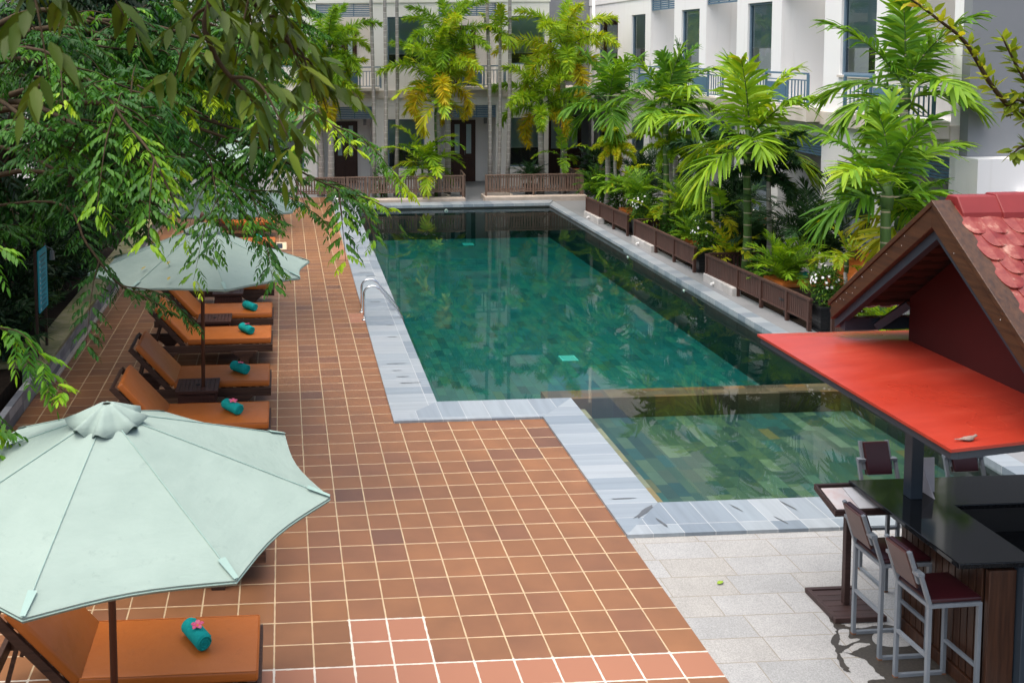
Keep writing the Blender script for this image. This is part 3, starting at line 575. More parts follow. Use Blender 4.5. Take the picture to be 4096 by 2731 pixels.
# ================================================================ LOUNGERS, TOWELS, BOXES, UMBRELLAS
def make_lounger():
    t=thing('sun_lounger','-','sun lounger',(0,0,0),'orange cushioned sun loungers')
    fr=MB()
    for y in (-.37,.33): fr.box(-1.95,y,.22,0,y+.04,.33)
    fr.box(-.04,-.33,.22,0,.33,.33); fr.box(-1.95,-.33,.22,-1.91,.33,.33)
    for k in range(12): x=-.10-k*.10; fr.box(x-.06,-.33,.30,x,.33,.328)
    build('frame',fr,'dark_wood',t,.004)
    for x,d in ((-.42,1),(-1.62,-1)):
        for y in (-.40,.37):
            build('leg',MB().hexa([(x-.06,y,0),(x+.06,y,0),(x+.06,y+.03,0),(x-.06,y+.03,0),(x-.07,y,.12),(x+.07,y,.12),(x+.07,y+.03,.12),(x-.07,y+.03,.12)]).hexa([(x-.07,y,.121),(x+.07,y,.121),(x+.07,y+.03,.121),(x-.07,y+.03,.121),(x-.20,y,.24),(x+.20,y,.24),(x+.20,y+.03,.24),(x-.20,y+.03,.24)]),'dark_wood',t,.004)
    c=build('seat_cushion',MB().box(-1.27,-.35,.335,-.02,.35,.42),'leather',t,.022)
    build('piping',MB().tube([(-1.255,-.345,.417),(-.035,-.345,.417),(-.025,-.335,.417),(-.025,.335,.417),(-.035,.345,.417),(-1.255,.345,.417)],.005,5),'leather',c,0,True)
    a=R(48); ca,sa=math.cos(a),math.sin(a); h=Vector((-1.285,0,.345))
    def bk(u,y,w): return (h.x-u*ca+w*sa*1.0,y,h.z+u*sa+w*ca)
    def slab(mb,u0,u1,y0,y1,w0,w1): mb.hexa([bk(u0,y0,w0),bk(u0,y1,w0),bk(u1,y1,w0),bk(u1,y0,w0),bk(u0,y0,w1),bk(u0,y1,w1),bk(u1,y1,w1),bk(u1,y0,w1)])
    m=MB(); slab(m,.015,.72,-.35,.35,0,.085); build('back_cushion',m,'leather',t,.022)
    m=MB()
    for y in (-.36,.33): slab(m,-.02,.76,y,y+.03,-.075,-.01)
    slab(m,.73,.76,-.33,.33,-.07,-.02)
    for k in range(6): slab(m,.05+k*.11,.11+k*.11,-.33,.33,-.03,-.005)
    build('backrest_frame',m,'dark_wood',t,.003)
    for y in (-.27,.24): build('prop',MB().bar(bk(.50,y,-.08),(-1.80,y,.24),.03,.05,(0,1,0)),'dark_wood',t)
    return t
lp=make_lounger()
LL=[(-.08,-2.05,'orange sun lounger beneath the near umbrella, out of sight at the bottom edge'),(-.08,-.30,'orange sun lounger at the bottom left corner with a dark pink flower on its towel'),(-.08,1.56,'orange sun lounger under the big near umbrella, only a leg showing'),
(-.07,4.35,'orange sun lounger just behind the near umbrella top with a frangipani on its towel'),(-.08,5.83,'orange sun lounger behind the box with the middle umbrella pole'),(-.08,7.75,'orange sun lounger in front of the empty box under the middle umbrella'),(-.08,9.18,'orange sun lounger behind the empty box below the rim of the middle umbrella'),
(-.08,11.15,'orange sun lounger whose foot end is hidden under the middle umbrella'),(-.08,13.72,'orange sun lounger above the right rim of the middle umbrella with a pale pink flower'),(-.07,15.15,'orange sun lounger beside the deck drain with a rolled towel and no flower'),(-.08,17.9,'orange sun lounger under the rim of the third umbrella')]
lps=[]
for i,(x,y,l) in enumerate(LL):
    o=lp if i==0 else copy_thing(lp,(0,0,0)); o.location=(x,y,0); o['label']=l; lps.append(o)
for x,y,l,rz in ((9.12,10.35,'orange sun lounger by the large window of the white wing, backrest near the bar roof',0),(9.15,14.35,'orange sun lounger behind the middle flower pot on the right deck',0),(9.12,18.45,'orange sun lounger behind the farthest flower pot on the right deck',0)):
    o=copy_thing(lp,(x,y,0),R(180),l); o['group']='orange cushioned sun loungers'
def make_towel():
    t=thing('rolled_towel','-','towel',(0,0,0),'rolled teal towels on the loungers')
    mb=MB(); n=18; L=.30; r0=.066
    prof=[(-L/2,.50),(-L/2+.006,.92),(-L/2+.02,1.0),(-.05,1.02),(.05,1.0),(L/2-.02,1.0),(L/2-.006,.92),(L/2,.5)]
    vs=[]
    for x,k in prof:
        for i in range(n):
            a=2*math.pi*i/n; r=r0*k*(1+.03*math.sin(3*a+x*9)); vs.append((x,r*math.cos(a),max(r0+r*math.sin(a)*.95,.001)))
    fs=[(i*n+j,i*n+(j+1)%n,(i+1)*n+(j+1)%n,(i+1)*n+j) for i in range(len(prof)-1) for j in range(n)]+[tuple(range(n-1,-1,-1)),tuple((len(prof)-1)*n+k for k in range(n))]
    mb.add(vs,fs); build('roll',mb,'towel',t,0,True)
    sp=[]
    for k in range(40): a=k*.42; r=.056-.0013*k; sp.append((L/2+.001,r*math.cos(a),r0+r*math.sin(a)))
    build('spiral_edge',MB().tube(sp,.006,5),'towel',t,0,True)
    sp=[(x,.0+.066*math.cos(.6),r0+.064*math.sin(.6)) for x in (-.145,-.05,.05,.145)]
    build('folded_edge',MB().tube(sp,.006,5),'towel',t,0,True)
    return t
def make_flower(deep):
    t=thing('frangipani_flower','-','flower',(0,0,0),'pink flowers on the towels')
    mb=MB()
    for k in range(5):
        a=k*2*math.pi/5+.3; c,s=math.cos(a),math.sin(a)
        pr=[(0,.004,.004),(.02,.015,.014),(.04,.018,.018),(.055,.006,.014)]
        vs=[]
        for r,w,z in pr: vs+=[(r*c-w*s,r*s+w*c,z),(r*c,r*s,z-.004),(r*c+w*s*1.0,r*s-w*c,z)]
        fs=[(i*3+j,i*3+j+1,i*3+j+4,i*3+j+3) for i in range(3) for j in range(2)]; mb.add(vs,fs)
    o=build('petals',mb,'pink',t); s=o.modifiers.new('thickness','SOLIDIFY'); s.thickness=.0025
    build('heart',MB().lathe([(.002,.0),(.008,.004),(.008,.009),(.002,.012)],8),'yellow',t,0,True); return t
tp=make_towel(); fp=make_flower(0)
TW=[(-.56,-.28,'teal rolled towel with a dark pink flower on the lounger at the bottom left',1,.9),(-.53,4.37,'teal rolled towel with an open pink flower on the lounger behind the near umbrella',1,1),(-.50,5.83,'teal rolled towel with a pink flower beside the middle umbrella pole',1,.8),(-.48,7.72,'teal rolled towel with a pink flower on the lounger before the empty box',1,.8),(-.47,9.06,'teal rolled towel cut by the rim of the middle umbrella',0,1),(-.52,13.8,'teal rolled towel with a pale pink flower above the right rim of the middle umbrella',1,.9),(-.47,15.1,'teal rolled towel without a flower beside the deck drain',0,1),
(9.66,10.33,'teal rolled towel on the right lounger nearest the bar roof',0,1),(9.70,14.35,'teal rolled towel behind the middle flower pot on the right deck',0,1),(9.64,18.4,'teal rolled towel behind the farthest flower pot on the right deck',0,1)]
first=True; ff=True
for i,(x,y,l,fl,sc) in enumerate(TW):
    o=tp if i==0 else copy_thing(tp,(0,0,0)); o['label']=l; o.location=(x,y,.42); o.rotation_euler=(0,0,R((-52 if x<5 else 15)+((i*37)%11-5)*1.6)); o.scale=(1+((i*53)%7-3)*.02,1+((i*29)%5-2)*.03,1+((i*17)%5-2)*.02)
    if i==6: o.rotation_euler=(0,0,R(-80))
    if fl:
        q=fp if ff else copy_thing(fp,(0,0,0)); ff=False; q.location=(x+.012,y-.01,.42+.131); q.rotation_euler=(R(8),R(-6),i*1.3); q.scale=(sc,)*3
        q['label']=['dark pink flower lying on the towel at the bottom left','open pink and white flower on the towel behind the near umbrella','pink flower on the towel beside the middle umbrella pole','pink flower on the towel before the empty box','','pale pink flower on the towel above the rim of the middle umbrella'][i]
def make_box():
    t=thing('side_table_box','-','side table',(0,0,0),'wooden box tables between loungers')
    b=MB().box(-.23,-.21,.0,.23,.21,.40)
    k=-.225
    while k<.22: b.box(k,-.218,.02,k+.04,-.2101,.385); b.box(k,.2101,.02,k+.04,.218,.385); k+=.05
    k=-.2
    while k<.19: b.box(-.238,k,.02,-.2301,k+.04,.385); b.box(.2301,k,.02,.238,k+.04,.385); k+=.05
    build('body',b,'box_wood',t)
    l=MB(); k=-.20
    for i in range(8): l.box(-.215+i*.054,-.195,.405,-.215+i*.054+.05,.195,.44)
    l.box(-.27,-.25,.402,.27,-.197,.442); l.box(-.27,.197,.402,.27,.25,.442); l.box(-.27,-.196,.402,-.218,.196,.442); l.box(.2181,-.196,.402,.27,.196,.442)
    build('lid',l,'box_wood',t,.003); build('pole_socket',MB().lathe([(.03,.43),(.03,.446),(.012,.446)],12),'blackmat',t); return t
bp=make_box()
BX_=[(-1.02,-1.20,'dark wooden box table under the near umbrella'),(-1.02,5.32,'dark wooden box table holding the middle umbrella pole'),(-1.02,8.55,'dark wooden box table with an empty pole hole beneath the middle umbrella rim'),(-.90,10.35,'dark wooden box table holding the third umbrella pole'),(-.98,14.45,'dark wooden box table between the two loungers near the deck drain'),(-1.02,19.2,'dark wooden box table holding the farthest umbrella pole'),(-1.02,2.0,'dark wooden box table out of sight under the near umbrella')]
for i,(x,y,l) in enumerate(BX_[:6]):
    o=bp if i==0 else copy_thing(bp,(0,0,0)); o['label']=l; o.location=(x,y,0)
def make_umbrella():
    t=thing('patio_umbrella','-','umbrella',(0,0,0),'mint green patio umbrellas')
    RR=1.36; ZA,ZR=2.38,1.88; n=8; sub=8; rad=10
    def pt(k,j,r):  # rib k, fraction j, radius fraction r
        a=2*math.pi*(k+j)/n; ce=math.cos(math.pi/n)/math.cos(math.pi*(2*j-1)/n)
        sg=math.sin(math.pi*j); rr=RR*r*ce*(1-.05*sg*r**5)
        z=ZA-(ZA-ZR)*(r**1.03)-.022*sg*math.sin(math.pi*min(r,1))*r
        return (rr*math.cos(a),rr*math.sin(a),z)
    vs=[];fs=[]; m=n*sub
    for i in range(rad+1):
        r=.05+.95*i/rad
        for k in range(n):
            for j in range(sub): vs.append(pt(k,j/sub,r))
    for i in range(rad):
        for k in range(m): fs.append((i*m+k,(i+1)*m+k,(i+1)*m+(k+1)%m,i*m+(k+1)%m))
    # small hem hanging at the edge
    o=len(vs)
    for k in range(m): x,y,z=vs[rad*m+k]; vs.append((x*.997,y*.997,z-.028))
    for k in range(m): fs.append((rad*m+k,o+k,o+(k+1)%m,rad*m+(k+1)%m))
    c=build('canopy',MB().add(vs,fs),'canopy',t); s=c.modifiers.new('thickness','SOLIDIFY'); s.thickness=.004
    for k in range(n):
        for p in c.data.polygons: pass
        break
    c.data.polygons.foreach_set('use_smooth',[True]*len(c.data.polygons))
    for e in c.data.edges:
        a,b=e.vertices
        if a%m%sub==0 and b%m%sub==0 and a%m==b%m: e.use_edge_sharp=True
        if min(a,b)>=rad*m and max(a,b)<(rad+1)*m: e.use_edge_sharp=True
    sm=MB()
    for k in range(n): sm.tube([Vector(pt(k,0,r))+Vector((0,0,.004)) for r in (.12,.3,.5,.7,.85,1.0)],.0035,5)
    hem=[Vector(pt(k,j/sub,1.0))+Vector((0,0,-.014)) for k in range(n) for j in range(sub)]; hem.append(hem[0]); sm.tube(hem,.0045,5)
    build('seams',sm,'seam',c)
    for k in range(n):
        pk=MB(); a0,a1=Vector(pt(k,0,1.0)),Vector(pt(k,0,.90)); d=Vector((-a0.y,a0.x,0)).normalized()*.024
        pk.add([a0-d*.6+Vector((0,0,.012)),a0+d*.6+Vector((0,0,.012)),a1+d+Vector((0,0,.012)),a1-d+Vector((0,0,.012))],[(0,1,2,3)]); build('rib_pocket',pk,'seam',c)
    # ruffled vent cap
    vs=[];fs=[]; nn=64; rg=[(.025,ZA+.055),(.05,ZA+.05),(.10,ZA+.022),(.165,ZA-.02),(.225,ZA-.062)]
    for i,(r,z) in enumerate(rg):
        w=(i/4)**2
        for k in range(nn):
            a=2*math.pi*k/nn; rf=math.sin(a*8+.6*math.sin(a*3)); rr=r*(1+.10*w*rf); vs.append((rr*math.cos(a),rr*math.sin(a),z+.026*w*rf-.010*w*math.sin(a*13)+.012*w*math.sin(a*2+1)))
    for i in range(4):
        for k in range(nn): fs.append((i*nn+k,(i+1)*nn+k,(i+1)*nn+(k+1)%nn,i*nn+(k+1)%nn))
    v=build('vent_cap',MB().add(vs,fs),'canopy',t,0,True); s=v.modifiers.new('thickness','SOLIDIFY'); s.thickness=.004
    build('pole',MB().lathe([(.024,.0),(.024,2.3),(.02,2.41)],12),'pole',t,0,True)
    build('finial',MB().lathe([(.012,ZA+.06),(.03,ZA+.075),(.026,ZA+.10),(.034,ZA+.125),(.022,ZA+.16),(.006,ZA+.185)],10),'pole',t,0,True)
    build('hub',MB().lathe([(.05,1.75),(.06,1.78),(.06,1.83),(.05,1.86)],12),'pole',t)
    for k in range(n):
        a,b=Vector(pt(k,0,.08)),Vector(pt(k,0,.97)); rb_=build('rib',MB().bar(a-Vector((0,0,.022)),b-Vector((0,0,.022)),.018,.024),'pole',t)
        q=a.lerp(b,.5)-Vector((0,0,.03)); ang=2*math.pi*k/n; build('strut',MB().bar((.05*math.cos(ang),.05*math.sin(ang),1.81),q,.015,.02),'pole',rb_)
    return t
up=make_umbrella()
UM=[(-.97,-1.33,.17,-7.5+0,0,0,1.0,'large mint green umbrella in the lower left foreground'),(-.95,5.25,.0,15,-1.5,1,1.05,'mint green umbrella in the middle with small yellow leaves fallen on it'),(-.84,10.45,.05,10,-1,0,1.0,'mint green umbrella third from the front, partly behind leafy branches'),(-.98,19.2,.0,5,0,0,1,'farthest mint green umbrella, mostly hidden by leaves')]
for i,(x,y,z,rz,tx,ty,sc,l) in enumerate(UM):
    o=up if i==0 else copy_thing(up,(0,0,0)); o['label']=l; o.location=(x,y,z if i else z); o.rotation_euler=(R(tx),R(ty),R(rz)); o.scale=(sc,)*3
for c in list(up.children):
    if c.name.startswith('finial'): bpy.data.objects.remove(c)
# fallen leaves
def fallen(x,y,z,s,rz,mat,label,tilt=0):
    vs=[];pr=[(0,.08),(.25,.42),(.55,.5),(.85,.25),(1,.03)]
    for t,w in pr: vs+=[(t*s,-w*s*.5,.004+.05*s*math.sin(t*3)),(t*s,0,.002),(t*s,w*s*.5,.006+.06*s*math.sin(t*3))]
    fs=[(i*3+j,i*3+j+1,i*3+j+4,i*3+j+3) for i in range(4) for j in range(2)]
    c,s_=math.cos(rz),math.sin(rz)
    o=build('fallen_leaf',MB().add([(a*c-b*s_,a*s_+b*c,d+a*tilt) for a,b,d in vs],fs),mat); o.location=(x,y,z); tag(o,label,'leaf'); return o
M['yl']=flat('yellow_fallen_leaf',(.42,.32,.03),.6); M['gl']=flat('green_fallen_leaf',(.25,.38,.03),.6)
for q,(ang,r,mt_,l) in enumerate(((-112,.80,'yl','curled yellow leaf on the front panel of the middle umbrella'),(-104,1.10,'yl','yellow leaf near the front rim of the middle umbrella'),(-128,.95,'yl','small yellow leaf on the left panel of the middle umbrella'))):
    o=fallen(-.95+r*math.cos(R(ang)),5.25+r*math.sin(R(ang)),2.38*1.05-.5*1.03*r/1.36*1.0+.035,.075,0,mt_,l); o.rotation_euler=(0,R(19),R(ang))
fallen(3.9,.94,.004,.08,.5,'gl','single yellow green leaf lying on the pale granite paving')
# ================================================================ BAR, HUT, STOOLS
t=thing('pool_bar','poolside bar with black granite counter and vertical brown wood slats','bar',(5.6,-.3,0)); BAR=t
mb=MB().prism([(4.86,-.78),(5.44,-.78),(5.44,.09),(8.3,.09),(8.3,.60),(4.86,.60)],1.03,1.07); build('counter_top',mb,'blackg',t,.006)
mb=MB(); y=-.70
while y<.22: mb.box(5.095,y,.11,5.115,min(y+.062,.235),1.0); y+=.072
x=5.13
while x<8.1: mb.box(x,.215,.11,x+.062,.235,1.0); x+=.072
build('slat_front',mb,'slatw',t,.003)
build('base_board',MB().box(5.08,-.74,.0,5.12,.245,.10).box(5.121,.21,.0,8.2,.245,.10),'slatw',t,.004)
build('carcass',MB().box(5.12,-.72,.10,5.42,.20,1.028).box(5.421,.10,.10,8.2,.20,1.028),'blackmat',t)
build('end_panel',MB().box(5.10,-.765,.0,5.30,-.722,1.0),'slatw',t,.004)
build('inner_floor',MB().quad((5.43,-3,.02),(9,-3,.02),(9,.09,.02),(5.43,.09,.02)),'blackmat',t)
build('inner_shelf',MB().box(5.46,-.20,.80,8.0,.08,.84),'blackg',t)
for (x,y) in ((5.20,.26),(5.36,-.77),(7.9,.26)):
    z0=1.071 if y>0 else 0
    build('steel_post',MB().box(x-.05,y-.05,z0,x+.05,y+.05,2.28 if y>0 else 1.028),'steelblue',t,.004)
build('back_counter',MB().box(6.1,-1.9,.0,8.2,-1.2,.85),'blackmat',t)
t=thing('bar_roof','red tiled gable roof with brown bargeboards and a flat red awning over the bar','roof',(6,-.5,2.28)); 
Zo,Zi=2.27,2.33; X0,Y0,Y1,XR=4.17,-1.62,.86,9.0; YN=-.82
wx,wy0,wy1=5.20,-1.55,.38
mb=MB(); mb.add([(X0,Y0,Zo),(XR,YN,Zo),(XR,Y1,Zo),(X0,Y1,Zo),(wx,-1.25,Zi),(XR,-.6,Zi),(XR,wy1,Zi),(wx,wy1,Zi),(X0,Y0,Zo-.02),(XR,YN,Zo-.02),(XR,Y1,Zo-.02),(X0,Y1,Zo-.02)],[(0,1,5,4),(2,3,7,6),(3,0,4,7),(4,5,6,7),(0,8,9,1),(2,10,11,3),(3,11,8,0),(8,11,10,9)])
aw=build('awning',mb,'redp',t)
build('fascia',MB().box(X0+.02,Y0+.03,Zo-.075,X0+.07,Y1-.02,Zo-.021).hexa([(X0+.071,Y0+.03,Zo-.075),(XR,YN+.03,Zo-.075),(XR,YN+.08,Zo-.075),(X0+.071,Y0+.08,Zo-.075),(X0+.071,Y0+.03,Zo-.021),(XR,YN+.03,Zo-.021),(XR,YN+.08,Zo-.021),(X0+.071,Y0+.08,Zo-.021)]).box(X0+.071,Y1-.07,Zo-.075,XR,Y1-.02,Zo-.021),'steelblue',aw)
build('soffit',MB().prism([(X0+.08,Y0+.10),(XR,YN+.10),(XR,Y1-.08),(X0+.08,Y1-.08)],Zo-.06,Zo-.03),'blackmat',aw)
XG,YR,ZRd,YE,ZE=4.70,-.62,3.60,1.25,1.02   # gable plane, ridge, half width, drop
sl=ZE/YE
def ry(s,d,z=0): return (YR+s*d, ZRd-sl*d+z)
EW=1.25
# gable wall under the roof
ins=.10
mb=MB(); hw=wy1-YR
mb.prism([(0,0)]*0 or [(wx,0),(wx+.05,0),(wx+.05,1),(wx,1)],0,0) if False else None
def yzprism(mb,poly,x0,x1):
    n=len(poly); mb.add([(x0,a,b) for a,b in poly]+[(x1,a,b) for a,b in poly],[tuple(range(n)),tuple(range(2*n-1,n-1,-1))]+[(i,n+i,n+(i+1)%n,(i+1)%n) for i in range(n)])
yzprism(mb,[(YR-hw,Zi-.02),(wy1,Zi-.02),(wy1,ZRd-sl*hw-ins),(YR,ZRd-ins),(YR-hw,ZRd-sl*hw-ins)],wx,wx+.05)
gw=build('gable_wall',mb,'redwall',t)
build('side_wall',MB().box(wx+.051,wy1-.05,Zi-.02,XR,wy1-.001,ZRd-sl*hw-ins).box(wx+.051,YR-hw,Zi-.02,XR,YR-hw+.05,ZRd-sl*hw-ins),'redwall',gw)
mb=MB()
for s in (1,-1):
    p=[ry(s,0,.0),ry(s,EW,.0),ry(s,EW,-.13),ry(s,0,-.15)]
    if s<0: p=p[::-1]
    yzprism(mb,p,XG-.02,XG+.03) if s>0 else yzprism(mb,p,XG-.02,XG+.03)
bo=build('bargeboard',mb,'barge',t,.004)
mb=MB()
for s in (1,-1):
    p=[ry(s,0,.045),ry(s,EW+.03,.045),ry(s,EW+.03,.002),ry(s,0,.002)]
    if s<0: p=p[::-1]
    yzprism(mb,p,XG-.03,XG+.11)
build('barge_cap',mb,'barge',bo,.004)
sc=MB(); rr=random.Random(5)
for k in range(14):
    s=rr.choice((1,-1)); d=rr.uniform(.1,1.2); yy,zz=ry(s,d,rr.uniform(-.09,-.02)); sc.box(XG-.0225,yy-.002,zz-.003,XG-.0205,yy+.002,zz+.003)
build('nail_marks',sc,'paper',bo)
mb=MB()
for s in (1,-1):
    p=[ry(s,0,-.155),ry(s,EW,-.132),ry(s,EW,-.20),ry(s,0,-.235)]
    if s<0: p=p[::-1]
    yzprism(mb,p,XG+.02,XG+.08)
build('gable_channel',mb,'steelblue',t)
# roof decks, battens, tiles
for s in (1,-1):
    mb=MB(); p=[ry(s,0,.0),ry(s,EW,.0),ry(s,EW,-.02),ry(s,0,-.02)]
    if s<0: p=p[::-1]
    yzprism(mb,p,XG+.031,XR); build('roof_deck',mb,'blackmat',t)
    mb=MB(); d=.10
    while d<EW:
        a=ry(s,d,-.022);b=ry(s,d+.045,-.022); p=[a,b,(b[0],b[1]-.03),(a[0],a[1]-.03)]
        if s<0: p=p[::-1]
        yzprism(mb,p,XG+.09,7.5)
        for k in range(12): x=XG+.14+k*.17+(.08 if int(d*10)%2 else 0); aa=ry(s,d+.05,-.024); bb_=ry(s,d+.075,-.024); q=[aa,bb_,(bb_[0],bb_[1]-.02),(aa[0],aa[1]-.02)]; q=q if s>0 else q[::-1]; yzprism(mb,q,x,x+.09)
        d+=.105
    build('battens',mb,'batten',t)
mb=MB(); W_=.155; ex=.115; n1=math.sqrt(1+sl*sl)
nx=Vector((0,-sl,1)).normalized(); nx=Vector((0,-sl/n1,1/n1))
for s in (-1,1):
    down=Vector((0,s/n1,-sl/n1)); nor=Vector((0,s*sl/n1,1/n1)); rows=14
    for r in range(rows):
        d0=.10+r*ex; 
        if d0*1/n1>EW+.05: break
        for k in range(28 if s<0 else 12):
            x=XG+.155+k*W_+(W_/2 if r%2 else 0); 
            if x>XG+28*W_: continue
            o=Vector((x,YR,ZRd))+down*d0+nor*(.030+rr.uniform(-.003,.003)); w=W_*.485; L=.20; vs=[];tilt=nor*-.03
            prof=[(-.08,1),(.03,1),(.09,1),(.13,.93),(.16,.78),(.18,.55),(.19,.25)]
            for q,wd in prof: 
                for sg in (-1,0,1): vs.append(o+down*q+Vector((w*wd*sg,0,0))+nor*(.006*(1-sg*sg)+q*.07))
            m=len(prof); fs=[(i*3+j,i*3+j+1,i*3+j+4,i*3+j+3) for i in range(m-1) for j in range(2)]
            if s>0: fs=[f[::-1] for f in fs]
            o0=len(vs); vs+=[v-nor*.012 for v in vs]
            fs+=[(f[3]+o0,f[2]+o0,f[1]+o0,f[0]+o0) for f in fs]
            rim=[3*i for i in range(m)]+[3*(m-1)+1]+[3*i+2 for i in range(m-1,-1,-1)]
            fs+=[(rim[i],rim[i+1],rim[i+1]+o0,rim[i]+o0) for i in range(len(rim)-1)]
            mb.add(vs,fs)
rt=build('roof_tiles',mb,'rtile',t)
for x0,x1,e in ((XG+.12,XG+.42,.0),(XG+.40,XG+1.6,.012),(XG+1.58,XR,.0)):
    mb=MB(); p=[(YR-.13-e,ZRd-.075),(YR-.12-e,ZRd-.03),(YR-.05,ZRd+.075+e),(YR+.05,ZRd+.075+e),(YR+.12+e,ZRd-.03),(YR+.13+e,ZRd-.075)]; yzprism(mb,p[::-1],x0,x1); build('ridge_cap',mb,'ridge',t,.008)
build('eave_beam',MB().box(XG+.05,YR+EW-.10,ZRd-ZE-.20,XR,YR+EW-.03,ZRd-ZE-.10),'steelblue',t)
build('brace',MB().bar((XG+.3,YR+EW-.12,ZRd-ZE-.17),(wx,wy1+.02,ZRd-.98),.05,.06),'steelblue',t)
# bird
t=DOVE=thing('dove','small brown grey dove resting on the near corner of the red awning','bird',(4.35,-1.52,2.275))
b=Vector((4.35,-1.52,2.275))
vs=[]; prof=[(-.075,.004,.03),(-.05,.016,.03),(-.02,.028,.032),(.02,.032,.036),(.05,.024,.045),(.065,.017,.056),(.08,.018,.066),(.095,.014,.068),(.104,.004,.066)]
mb=MB(); n=10; fs=[]
for x,r,z in prof:
    for k in range(n): a=2*math.pi*k/n; vs.append(b+Vector((x,r*math.cos(a)*.85,max(z+r*math.sin(a),.004))))
for i in range(len(prof)-1):
    for k in range(n): fs.append((i*n+k,i*n+(k+1)%n,(i+1)*n+(k+1)%n,(i+1)*n+k))
build('body',mb.add(vs,fs),'dove',t,0,True)
build('tail',MB().hexa([b+Vector(q) for q in ((-.16,-.008,.03),(-.06,-.014,.024),(-.06,.014,.024),(-.16,.008,.03),(-.16,-.008,.034),(-.06,-.014,.036),(-.06,.014,.036),(-.16,.008,.034))]),'dove',t)
build('beak',MB().tube([b+Vector((.10,0,.066)),b+Vector((.118,0,.062))],[.004,.001],6),'blackmat',t)
for s in (-1,1):
    build('wing',MB().tube([b+Vector((.03,s*.026,.040)),b+Vector((-.02,s*.027,.036)),b+Vector((-.09,s*.012,.034))],[.016,.015,.003],8),'dove',t,0,True)
    build('foot',MB().tube([b+Vector((.01,s*.012,.012)),b+Vector((.012,s*.012,.0))],.003,5),'pink',t)
DOVE.scale=(.55,.55,.55)
# stools: local frame, seat faces +X
def make_stool():
    t=thing('bar_stool','-','bar stool',(0,0,0),'burgundy bar stools around the bar')
    w=.028; sx0,sx1,sy=-.19,.19,.17
    for x in (sx0,sx1):
        for y in (-sy,sy): build('leg',MB().box(x-w/2,y-w/2,.0,x+w/2,y+w/2,.735),'greym',t,.002)
    for y in (-sy,sy): build('foot_rail',MB().box(sx0+w/2+.001,y-w/2+.001,.0,sx1-w/2-.001,y+w/2-.001,.026),'greym',t,.002)
    build('foot_rail',MB().box(sx1-w/2+.001,-sy+w/2,.26,sx1+w/2-.001,sy-w/2,.286),'greym',t,.002); build('foot_rail',MB().box(sx0-w/2+.001,-sy+w/2,.36,sx0+w/2-.001,sy-w/2,.386),'greym',t,.002)
    build('seat_frame',MB().box(sx0-w/2,-sy-w/2,.736,sx1+w/2,-sy+w/2,.762).box(sx0-w/2,sy-w/2,.736,sx1+w/2,sy+w/2,.762).box(sx0-w/2,-sy+w/2+.001,.736,sx0+w/2,sy-w/2-.001,.762).box(sx1-w/2,-sy+w/2+.001,.736,sx1+w/2,sy-w/2-.001,.762),'greym',t,.002)
    build('seat',MB().box(sx0-.005,-sy-.005,.7625,sx1+.02,sy+.005,.80),'burg',t,.016)
    for y in (-sy,sy):
        s=1 if y>0 else -1
        build('back_upright',MB().bar((sx0,y,.762),(sx0-.075,y,.985),w,w,(0,1,0)).box(sx0-.10,min(y,y-s*.05)-.012,.972,sx0-.05,max(y,y-s*.05)+.012,.998).bar((sx0-.055,y-s*.045,.90),(sx0-.135,y-s*.045,1.135),w,w,(0,1,0)),'greym',t,.002)
    bk=MB(); a=Vector((sx0-.03,0,.86)); bq=Vector((sx0-.125,0,1.13)); d=(bq-a).normalized(); nn=Vector((-d.z,0,d.x))
    def sl_(o0,o1): return [a+nn*o0+Vector((0,-.115,0)),a+nn*o0+Vector((0,.115,0)),bq+nn*o0+Vector((0,.115,0)),bq+nn*o0+Vector((0,-.115,0)),a+nn*o1+Vector((0,-.115,0)),a+nn*o1+Vector((0,.115,0)),bq+nn*o1+Vector((0,.115,0)),bq+nn*o1+Vector((0,-.115,0))]
    build('backrest',bk.hexa(sl_(.012,.032)),'stoolback',t,.006); build('back_pad',MB().hexa(sl_(-.03,.010)),'burg',t,.012)
    for x in (sx0,sx1):
        for y in (-sy,sy): build('foot_cap',MB().box(x-.0155,y-.0155,-.001+.001,x+.0155,y+.0155,.012),'rust',t)
    return t
sp=make_stool()
for i,(x,y,rz,l) in enumerate([(4.86,-.57,2,'bar stool with burgundy seat nearest the camera, at the near end of the bar'),(4.86,-.02,1,'bar stool with burgundy seat between the menu stand and the nearest stool'),(5.47,.92,-90,'bar stool behind the far side of the bar, left of the post'),(6.28,.92,-90,'bar stool behind the far side of the bar, right of the post')]):
    o=sp if i==0 else copy_thing(sp,(0,0,0)); o.location=(x,y,0); o.rotation_euler=(0,0,R(rz)); o['label']=l
# menu stand
t=thing('menu_stand','dark wooden menu stand with a plank base beside the bar stools','menu stand',(4.82,.53,0))
mb=MB()
for k in range(5): mb.box(4.64,.33+k*.08,.012,5.0,.33+k*.08+.076,.035)
mb2=MB().box(4.60,.29,.0,5.04,.329,.045).box(4.60,.731,.0,5.04,.77,.045).box(4.60,.33,.0,4.639,.73,.045).box(5.001,.33,.0,5.04,.73,.045)
build('base_planks',mb,'menuw',t,.003); build('base_frame',mb2,'menuw',t,.004)
build('post',MB().box(4.79,.49,.036,4.84,.54,.97),'menuw',t,.004)
def tl(x,y,z): return (x,y,z+ (y-.42)*.25)
T=MB(); T.hexa([tl(4.56,.27,.955),tl(5.02,.27,.955),tl(5.02,.60,.955),tl(4.56,.60,.955),tl(4.56,.27,.985),tl(5.02,.27,.985),tl(5.02,.60,.985),tl(4.56,.60,.985)])
